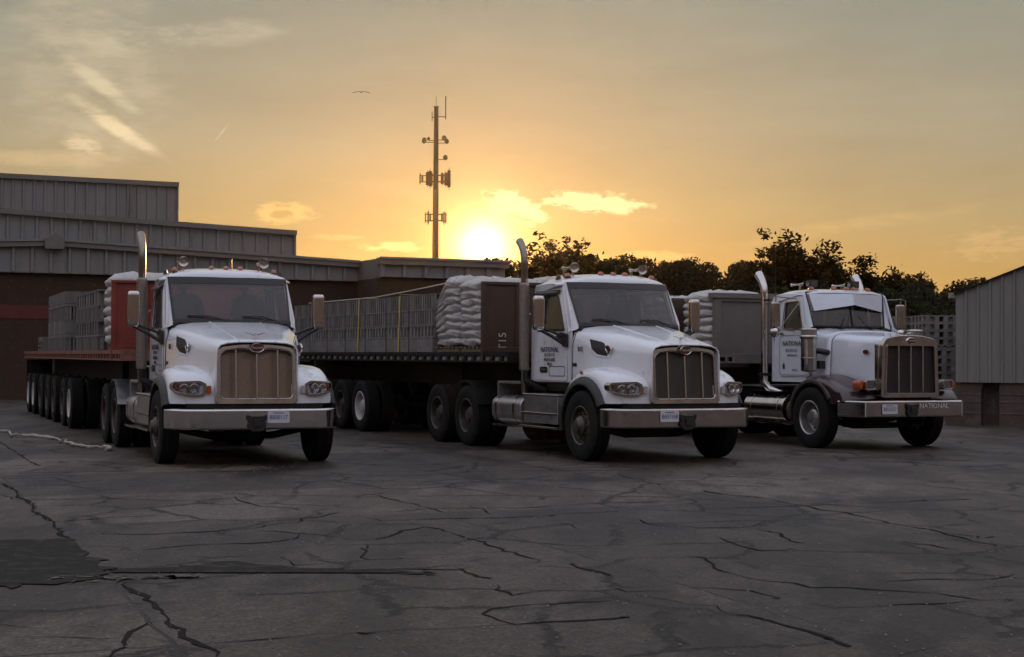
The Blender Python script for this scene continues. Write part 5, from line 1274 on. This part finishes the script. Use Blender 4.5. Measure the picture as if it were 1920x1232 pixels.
tree('tree', 'narrow tree between the leaning tree and the bushy trees', px(1676,80), 80, 6.1, 2.6, 25, .19, clusters=170, per=32, crown0=.25, group=G)
bush('bushy_tree', 'dense bushy green tree behind the block stacks', px(1718,62), 62, 4.75, 4.2, 31, .2, 9000, group=G)
bush('bushy_tree', 'dense bushy green tree touching the shed roof line', px(1790,60), 60, 4.2, 3.8, 32, .2, 8000, group=G)
bush('bushy_tree', 'dark dense tree right behind the classic truck cab', px(1640,68), 68, 4.9, 4.2, 33, .22, 8000, group=G)
bush('bushy_tree', 'dark dense tree above the grey headboard', px(1450,72), 72, 4.9, 4.8, 34, .24, 8500, group=G)
bush('bushy_tree', 'dark dense tree behind the twin exhaust stacks', px(1550,70), 70, 5.1, 4.8, 35, .24, 8500, group=G)
# wood behind: reads as one mass
V, F = [], []; rnd = random.Random(5)
tops = []
for i in range(170):
    Y = rnd.uniform(140,175); X = rnd.uniform(-4, 60); xpx = 960+X/Y*2950
    top = 1.54+(669-(493+5*sin(xpx*.021)+5*sin(xpx*.057+1)+rnd.choice((-13,-5,-2,4,9,14))+rnd.uniform(-4,4) + (12 if xpx > 1330 else 0)+(30 if xpx > 1420 else 0)))/2950*Y
    tops.append((X, Y, top, rnd.uniform(2.0,3.6)))
for X, Y, t, w in tops:
    for _ in range(800):
        u_ = rnd.random(); z = t*(.25+.75*u_**.6); k = (1-((z/t)-.55)**2*3.2); r = w*max(.08, k)*rnd.uniform(.3,1.0); a = rnd.uniform(0, 2*pi)
        p = Vector((X+r*cos(a), Y+r*sin(a), z+rnd.gauss(0,.12))); d = Vector((rnd.gauss(0,1), rnd.gauss(0,1), rnd.gauss(0,1))).normalized(); q = d.orthogonal().normalized(); s = rnd.uniform(.2,.55) if z > t*.75 else rnd.uniform(.5,1.3); j = len(V)
        V += [p-d*s*.5, p+q*s*.35, p+d*s*.5, p-q*s*.35]; F.append((j,j+1,j+2,j+3))
    for k in range(5):
        j = len(V); a = rnd.uniform(0, pi); x, y = X+rnd.gauss(0,w*.3), Y; r = .06
        V += [(x-r,y,0),(x+r,y,0),(x+r*.5,y,t*.85),(x-r*.5,y,t*.85)]; F.append((j,j+1,j+2,j+3))
tag(raw('woodland', V, F, leafA), 'far dark line of woodland along the horizon', kind='stuff')
# low undergrowth filling under the nearer trees
V, F = [], []
for _ in range(26000):
    X = rnd.uniform(-4, 42); Y = rnd.uniform(86,104); h_ = 3.0+.7*sin(X*.7)+.5*sin(X*1.9+2); z = h_*rnd.random()**.7; s = rnd.uniform(.2,.55); p = Vector((X, Y+rnd.gauss(0,.5), z)); d = Vector((rnd.gauss(0,1), rnd.gauss(0,1), rnd.gauss(0,1))).normalized(); q = d.orthogonal().normalized(); j = len(V)
    V += [p-d*s*.6, p+q*s*.4, p+d*s*.6, p-q*s*.4]; F.append((j,j+1,j+2,j+3))
tag(raw('undergrowth', V, F, leafB), 'tangled undergrowth below the trees at the edge of the yard', kind='stuff')
# ------------------------------------------------------------------ assembly
P1 = (-3.68493, 22.26848, .37946); P2 = (2.39197, 23.41377, .43712); P3 = (6.57624, 26.87859, .42)
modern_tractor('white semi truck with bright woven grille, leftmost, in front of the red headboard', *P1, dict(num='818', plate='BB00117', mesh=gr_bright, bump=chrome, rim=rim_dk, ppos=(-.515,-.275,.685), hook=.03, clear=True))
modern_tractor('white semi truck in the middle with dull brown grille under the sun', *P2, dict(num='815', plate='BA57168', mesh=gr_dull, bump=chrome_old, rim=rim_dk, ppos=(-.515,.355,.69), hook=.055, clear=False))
classic_tractor('white long-nosed classic semi truck with sun visor and chrome air cleaners, rightmost', *P3)
Y_ = [(11.9,0),(13.2,0),(15.2,0),(16.7,0),(18.4,0),(20.4,0),(21.9,0)]
trailer('long multi-axle flatbed with red rail and red headboard behind the leftmost truck', *P1, 3.9, 22.6, 4.85, 2.74, redrail, redst, Y_, [rimw,rim_dk,rim_dk,rim_dk,rim_dk,rimw,rimw], False, {})
trailer('flatbed with dotted rail and dark headboard numbered T15 behind the middle truck', *P2, 3.1, 15.6, 4.05, 2.76, frame_m, darkbrown, [(10.35,0),(11.6,0),(12.9,0),(14.2,0)], [rimw,rim_dk,rim_dk,rim_dk], True, dict(text='T15'))
trailer('flatbed with tall framed grey headboard behind the rightmost truck', *P3, 3.2, 15.0, 3.87, 2.78, greyst, greyst, [(10.3,0),(11.6,0),(12.9,0)], [rimw,rim_dk,rim_dk], False, dict(framed=True))

def put(o, P, u, v, z, label, cat, group=None, rz=0):
    o.location = load_frame(*P, u, v, z); o.rotation_euler = (0,0,P[2]+pi/2+rz); tag(o, label, cat, group); return o
# middle trailer: one cube high, fine ribs over slots over plain
cA = cube_mesh('block_cube', 1.16, 1.22, [(.27,'plain',.4),(.25,'slots',.16),(.27,'ribs',.115),(.30,'ribs',.115)], conc, False)
put(cA, P2, 6.98, .64, 1.60, 'ribbed concrete block cube next to the wrapped bags, near side of the T15 flatbed', 'block stack', 'block cubes on the middle flatbed')
names = ['second','third','fourth','fifth','sixth','seventh','eighth']
for side_, v in (('near',.64),('far',-.64)):
    for k in range(7):
        if side_ == 'near' and k == 0: continue
        c = copy_tree(cA); c.location = load_frame(*P2, 6.98+k*1.22, v, 1.60)
        c.rotation_euler.z += random.uniform(-.012,.012)
        c['label'] = ('ribbed concrete block cube, %s behind the wrapped bags, near side of the middle flatbed' % names[k-1]) if side_ == 'near' else 'ribbed concrete block cube in the hidden far row of the middle flatbed'
# wrapped bags
w = wrapped_pallet('wrapped_pallet', 1.05, 1.2, 1.22, 8, 4, wrapm, 0); put(w, P2, 4.66, .64, 1.60, 'shrink-wrapped bags against the dark headboard of the middle flatbed', 'wrapped pallet', 'wrapped pallets')
w = wrapped_pallet('wrapped_pallet', 1.05, 1.2, 1.30, 8, 9, wrapm, .38); put(w, P2, 5.76, .64, 1.60, 'shrink-wrapped bags with a slanting top beside the block cubes of the middle flatbed', 'wrapped pallet', 'wrapped pallets')
w = wrapped_pallet('wrapped_pallet', 1.05, 1.2, 1.28, 8, 10, wrapm, 0); put(w, P2, 4.66, -.64, 1.60, 'shrink-wrapped bags on the far side against the middle headboard', 'wrapped pallet', 'wrapped pallets')
# straps over the cubes
def strap(u, label):
    bm = B(); 
    for s in (1,-1): loft(bm, [[(q-.03, s*1.262, 0),(q+.03, s*1.262, 0),(q+.03, s*1.274, 0),(q-.03, s*1.274, 0)] if False else [(-.025+dx, s*1.262, z),(.025+dx, s*1.262, z),(.025+dx, s*1.27, z),(-.025+dx, s*1.27, z)] for z, dx, q in ((-.04,.08,0),(1.10,0,0))])
    loft(bm, [[(-.025, v, 1.118+.012*(1-(v/1.27)**2)),(.025, v, 1.118+.012*(1-(v/1.27)**2)),(.025, v, 1.124+.012*(1-(v/1.27)**2)),(-.025, v, 1.124+.012*(1-(v/1.27)**2))] for v in (-1.27,-.6,0,.6,1.27)])
    put(done('cargo_strap', bm, strap_m, None, 0), P2, u, 0, 1.60, label, 'strap', 'yellow cargo straps')
strap(10.35, 'yellow strap over the block cubes, nearest the leftmost truck mirror')
strap(8.02, 'yellow strap over the block cubes, nearer the wrapped bags')
bm = B(); pts = [(5.4,.9,1.36),(6.2,.9,1.31),(7.3,.95,1.25),(8.6,1.0,1.19),(10.0,1.05,1.135),(11.5,1.2,1.12),(13.8,1.24,1.12)]
tube(bm, [(u-5.4, v, z) for u, v, z in pts], .012, 5); put(done('tie_rope', bm, rope_m), P2, 5.4, 0, 1.60, 'pale rope slung from the wrapped bags along the block cubes', 'rope')
# left trailer: two tiers of cubes
cB = cube_mesh('block_cube', 1.18, 1.2, [(.03,'plain',.4),(.24,'ribs',.13),(.30,'slots',.39),(.25,'ribs',.13),(.30,'slots',.39)], conc_dk, False)
put(cB, P1, 7.55, .66, 1.60, 'slotted grey block cube nearest the red headboard on the left flatbed', 'block stack', 'block cubes on the left flatbed')
def more(u, v, label, dz=0, sc=1):
    c = copy_tree(cB); c.location = load_frame(*P1, u, v, 1.60+dz); c['label'] = label; c.scale = (1,1,sc); return c
more(8.77,.66,'slotted grey block cube, second from the red headboard'); more(7.55,-.62,'slotted grey block cube on the far side nearest the red headboard'); more(8.77,-.62,'slotted grey block cube on the far side, second from the red headboard')
more(9.99,.66,'slotted grey block cube, third from the red headboard')
cC = cube_mesh('block_cube', 1.2, 1.2, [(.30,'ribs',.075),(.08,'plain',.6),(.30,'plain',.6),(.29,'ribs',.075),(.06,'plain',.6),(.26,'plain',.6)], conc_dk, False)
put(cC, P1, 13.2, .66, 1.60, 'two-tier cube of plain and ribbed grey blocks midway along the left flatbed', 'block stack', 'block cubes on the left flatbed')
def more2(u, v, label):
    c = copy_tree(cC); c.location = load_frame(*P1, u, v, 1.60); c['label'] = label
more2(14.42,.66,'two-tier plain and ribbed cube just behind the midway one'); more2(15.64,.66,'rearmost two-tier plain and ribbed cube on the left flatbed'); more2(13.2,-.62,'two-tier plain and ribbed cube on the far side midway'); more2(15.64,-.62,'rearmost two-tier cube on the far side'); more2(11.6,-.62,'plain and ribbed cube filling the gap on the far side')
for P, u, v, seed, lab, H in ((P1,5.55,.62,41,'white wrapped bags behind the red headboard, near side',1.27),(P1,5.55,-.6,42,'white wrapped bags behind the red headboard, far side',1.27),(P3,4.55,.62,43,'white bag pallet right behind the grey headboard',1.17),(P3,6.35,.62,44,'white bag pallet beyond the brown slab on the right flatbed',1.12)):
    w = wrapped_pallet('bag_pallet', 1.05, 1.22, H, 7, seed, bagm, 0, .95); put(w, P, u, v, 1.60, lab, 'bag pallet', 'white bag pallets')
bm = B(); loft(bm, [[(q*.06*a+.0, .6*b, z) for a, b in ((-1,-1),(1,-1),(1,1),(-1,1))] for z, q in ((0,1),(1.1,1),(1.13,.8))]); put(done('brown_panel_stack', bm, darkbrown, None, 0, .01), P3, 5.5, .64, 1.60, 'upright brown panel stack between white bags and grey cubes on the right flatbed', 'panel stack')
c = cube_mesh('block_cube', 1.1, 1.2, [(.3,'slots',.2),(.25,'ribs',.08),(.3,'slots',.2),(.24,'ribs',.08)], conc, False); put(c, P3, 7.7, .64, 1.60, 'slotted block cube seen through the gap beside the middle truck', 'block stack')
# odds and ends at the tail of the left trailer
bm = B(); 
for k in range(3): box(bm, (-.6,.6), (-.55,.55), (.02+k*.12,.06+k*.12)); [box(bm, (-.6+j*.52,-.48+j*.52), (-.55,.55), (.06+k*.12,.14+k*.12)) for j in range(3)]
put(done('pallet_pile', bm, greyst, None, 0), P1, 19.5, .6, 1.60, 'low pile of grey pallets at the tail of the left flatbed', 'pallet')
bm = B(); box(bm, (-.5,.4), (-.5,.5), (0,.5)); box(bm, (-.2,.5), (-.45,.45), (.5,.85)); tube(bm, [(-.4,.4,.5),(-.4,.4,.8)], .03, 6); lathe(bm, [(0,.06),(.05,.04),(.06,0)], (-.3,.3,.62), (0,0,1), 10); put(done('cargo_machine', bm, frame_m, None, 0, .03), P1, 18.0, .2, 1.60, 'dark machine lashed behind the grey cubes of the left flatbed', 'machine')
bm = B(); box(bm, (-1.9,1.9), (-.5,.5), (0,.03)); 
for a in (-1.7,-.6,.6,1.7): box(bm, (a-.04,a+.04), (-.45,.45), (.03,.24))
box(bm, (-1.95,1.95), (-.52,.52), (.24,.27)); put(done('empty_pallet', bm, frame_m, None, 0), P1, 13.8, -.62, 2.935, 'dark empty rack lying on top of the far grey cubes', 'rack')
# stacked cubes by the shed
cD = cube_mesh('block_cube', .98, .98, [(.2,'slots',.24)]*4, conc, True)
cD.location = (11.05,41.3,.0); cD.rotation_euler.z = .1; tag(cD, 'slotted block cube at the foot of the pile beside the shed', 'block stack', 'block cubes piled by the shed')
def pile(x, y, z, label, rz=.1):
    c = copy_tree(cD); c.location = (x, y, z); c.rotation_euler.z = rz; c['label'] = label
pile(11.05,41.3,.895,'pale slotted cube, second from the bottom of the pile beside the shed')
pile(11.15,41.5,1.79,'slotted cube topping the right-hand pile beside the shed')
for k, lab in enumerate(('bottom','middle','top')): pile(10.05,42.6,.895*k,'%s cube of the left-hand pile behind the classic truck nose' % lab, .05)
pile(10.9,43.0,1.79,'dark slotted cube between the two piles at the top'); pile(10.9,43.0,.895,'dark slotted cube between the two piles in the middle'); pile(10.9,43.0,0,'dark slotted cube between the two piles at the bottom')

# ------------------------------------------------------------------ camera
cam = bpy.data.cameras.new('camera'); co = bpy.data.objects.new('camera', cam); COL.objects.link(co); SC.camera = co
cam.sensor_width = 36; cam.lens = 36*2950/1920; cam.clip_end = 5000; cam.clip_start = .1
pitch, roll = .017966, .005194
co.location = (0,0,1.5405); co.rotation_mode = 'XYZ'
Rm = Matrix.Rotation(pi/2+pitch, 4, 'X') @ Matrix.Rotation(roll, 4, 'Z'); co.rotation_euler = Rm.to_euler()

# ------------------------------------------------------------------ light: sun low behind, sky, haze
SUN_AZ, SUN_EL = -.0186, radians(SUN_EL_DEG)
sd = Vector((sin(SUN_AZ)*cos(SUN_EL), cos(SUN_AZ)*cos(SUN_EL), sin(SUN_EL)))
sl = bpy.data.lights.new('sun', 'SUN'); so_ = bpy.data.objects.new('sun', sl); COL.objects.link(so_)
sl.energy = 4.5; sl.angle = radians(.5); sl.color = (1,.50,.14); so_.rotation_euler = sd.to_track_quat('Z', 'Y').to_euler(); so_.location = (0,0,30)

W = bpy.data.worlds.new('World'); SC.world = W; W.cycles.sampling_method = 'MANUAL'; W.cycles.sample_map_resolution = 512; W.use_nodes = True
nt = W.node_tree; N = nt.nodes; L = nt.links; N.clear()
def mth(op, a, b=None, c=None):
    x = N.new('ShaderNodeMath'); x.operation = op
    for i, q in enumerate((a, b, c)):
        if q is None: continue
        if isinstance(q, (int, float)): x.inputs[i].default_value = q
        else: L.new(q, x.inputs[i])
    return x.outputs[0]
def rampc(v, stops, interp='LINEAR'):
    r = N.new('ShaderNodeValToRGB'); cr = r.color_ramp; cr.interpolation = interp
    while len(cr.elements) < len(stops): cr.elements.new(.5)
    for e, (p, c) in zip(cr.elements, stops): e.position = p; e.color = (*c, 1) if len(c) == 3 else c
    L.new(v, r.inputs[0]); return r.outputs[0]
def mixc(f, a, b, t='MIX'):
    x = N.new('ShaderNodeMixRGB'); x.blend_type = t
    for i, q in enumerate((f, a, b)):
        if isinstance(q, (int, float)): x.inputs[i].default_value = q
        elif isinstance(q, tuple): x.inputs[i].default_value = (*q, 1)
        else: L.new(q, x.inputs[i])
    return x.outputs[0]
tc = N.new('ShaderNodeTexCoord'); sp = N.new('ShaderNodeSeparateXYZ'); L.new(tc.outputs['Generated'], sp.inputs[0])
X_, Y__, Z_ = sp.outputs
el = mth('MULTIPLY', mth('ARCSINE', Z_), 180/pi); az = mth('MULTIPLY', mth('ARCTAN2', X_, Y__), 180/pi)
dt = N.new('ShaderNodeVectorMath'); dt.operation = 'DOT_PRODUCT'; L.new(tc.outputs['Generated'], dt.inputs[0]); dt.inputs[1].default_value = sd
ang_ = mth('MULTIPLY', mth('ARCCOSINE', mth('MINIMUM', dt.outputs['Value'], .9999999)), 180/pi)
eln = mth('DIVIDE', mth('MAXIMUM', el, 0), 90)
sunward = rampc(eln, SUNWARD)
away = rampc(eln, AWAY)
side_f = rampc(mth('DIVIDE', mth('ABSOLUTE', az), 180), [(0,(0,0,0)),(.12,(0,0,0)),(.45,(1,1,1)),(1,(1,1,1))])
base = mixc(side_f, sunward, away)
def glow(amp, width):
    e = mth('EXPONENT', mth('DIVIDE', ang_, -width)); 
    v = N.new('ShaderNodeVectorMath'); v.operation = 'SCALE'; v.inputs[0].default_value = amp; L.new(e, v.inputs['Scale']); return v.outputs[0]
def addv(a, b):
    v = N.new('ShaderNodeVectorMath'); v.operation = 'ADD'; L.new(a, v.inputs[0]); L.new(b, v.inputs[1]); return v.outputs[0]
tot = base
for amp, wd in GLOWS: tot = addv(tot, glow(amp, wd))
disc = mth('MULTIPLY', mth('LESS_THAN', ang_, .34), 14)
dv = N.new('ShaderNodeVectorMath'); dv.operation = 'SCALE'; dv.inputs[0].default_value = (1,.8,.5); L.new(disc, dv.inputs['Scale']); tot = addv(tot, dv.outputs[0])
# clouds placed by azimuth and elevation
cb = N.new('ShaderNodeCombineXYZ'); L.new(az, cb.inputs[0]); L.new(el, cb.inputs[1])
def cnoise(sx, sy, sc, det=6, seed=0, rough=.6, rot=0, dist=0):
    mp = N.new('ShaderNodeMapping'); mp.inputs['Scale'].default_value = (sx, sy, 1); mp.inputs['Location'].default_value = (seed, seed*1.7, seed*.3); mp.inputs['Rotation'].default_value = (0,0,rot); L.new(cb.outputs[0], mp.inputs[0])
    n = N.new('ShaderNodeTexNoise'); n.inputs['Scale'].default_value = sc; n.inputs['Detail'].default_value = det; n.inputs['Roughness'].default_value = rough; n.inputs['Distortion'].default_value = dist; L.new(mp.outputs[0], n.inputs['Vector']); return n.outputs['Fac']
def gauss(a0_, e0, wa, we, rot=0):
    da = mth('SUBTRACT', az, a0_); de = mth('SUBTRACT', el, e0); c, s = cos(rot), sin(rot)
    p = mth('ADD', mth('MULTIPLY', da, c), mth('MULTIPLY', de, s)); q = mth('SUBTRACT', mth('MULTIPLY', de, c), mth('MULTIPLY', da, s))
    r2 = mth('ADD', mth('POWER', mth('ABSOLUTE', mth('DIVIDE', p, wa)), 2), mth('POWER', mth('ABSOLUTE', mth('DIVIDE', q, we)), 2))
    return mth('EXPONENT', mth('MULTIPLY', r2, -1))
def PXA(x): return math.degrees(math.atan((x-960)/2950))
def PXE(y): return (669-y)/2950*57.3*.995
NZ = [cnoise(.9,2.5,1.15,6,3,.65), cnoise(.42,1.1,.95,6,11,.62), cnoise(.4,1.5,.8,5,17,.6,.6)]
for i, (x, y, w, h, rot, col, thr, soft, sx, sy, sc, amt) in enumerate(CLOUDS):
    g_ = gauss(PXA(x), PXE(y), w/2950*57.3, h/2950*57.3, rot)
    n = NZ[2] if rot < -.4 else (NZ[1] if sx < .6 else NZ[0])
    m_ = mth('SUBTRACT', mth('MULTIPLY', g_, mth('SUBTRACT', mth('MULTIPLY', n, 3.0), .45)), .45)
    f = N.new('ShaderNodeMapRange'); f.interpolation_type = 'SMOOTHSTEP'; f.inputs['From Min'].default_value = thr; f.inputs['From Max'].default_value = thr+soft; f.inputs['To Max'].default_value = amt; L.new(m_, f.inputs['Value'])
    tot = mixc(f.outputs[0], tot, col)
# faint large streaks
st = cnoise(.10, .45, 1.0, 4, 9, .6, .12); stf = N.new('ShaderNodeMapRange'); stf.inputs['From Min'].default_value = .3; stf.inputs['From Max'].default_value = .7; stf.inputs['To Min'].default_value = .93; stf.inputs['To Max'].default_value = 1.08; L.new(st, stf.inputs['Value'])
vs = N.new('ShaderNodeVectorMath'); vs.operation = 'SCALE'; L.new(tot, vs.inputs[0]); L.new(stf.outputs[0], vs.inputs['Scale'])
bg = N.new('ShaderNodeBackground'); L.new(vs.outputs[0], bg.inputs[0]); bg.inputs[1].default_value = 1.0
sky = N.new('ShaderNodeTexSky'); sky.sky_type = 'NISHITA'; sky.sun_disc = False; sky.sun_elevation = SUN_EL; sky.sun_rotation = SUN_AZ; sky.dust_density = 2
bg2 = N.new('ShaderNodeBackground'); L.new(sky.outputs[0], bg2.inputs[0]); bg2.inputs[1].default_value = NISH
ad = N.new('ShaderNodeAddShader'); L.new(bg.outputs[0], ad.inputs[0]); L.new(bg2.outputs[0], ad.inputs[1])
ow = N.new('ShaderNodeOutputWorld'); L.new(ad.outputs[0], ow.inputs[0])

# haze: one even box of air round everything
hm = bpy.data.materials.new('haze_air'); hm.use_nodes = True; hn = hm.node_tree; hn.nodes.clear()
pv = hn.nodes.new('ShaderNodeVolumePrincipled'); pv.inputs['Color'].default_value = (.95,.9,.82,1); pv.inputs['Density'].default_value = HAZE; pv.inputs['Anisotropy'].default_value = HAZE_G
oo = hn.nodes.new('ShaderNodeOutputMaterial'); hn.links.new(pv.outputs[0], oo.inputs['Volume'])
bm = B(); box(bm, (-660,660), (-220,660), (-1,46)); hz = done('haze', bm, hm, None, 0); tag(hz, kind='stuff')

SC.view_settings.view_transform = 'Standard'; SC.view_settings.look = 'None'; SC.view_settings.exposure = 0; SC.view_settings.gamma = 1
SC.cycles.use_denoising = True; SC.cycles.max_bounces = 5; SC.cycles.diffuse_bounces = 2; SC.cycles.glossy_bounces = 3; SC.cycles.transmission_bounces = 3; SC.cycles.volume_bounces = 0; SC.cycles.transparent_max_bounces = 12; SC.cycles.use_adaptive_sampling = True; SC.cycles.adaptive_threshold = .02
SC.cycles.sample_clamp_indirect = 4
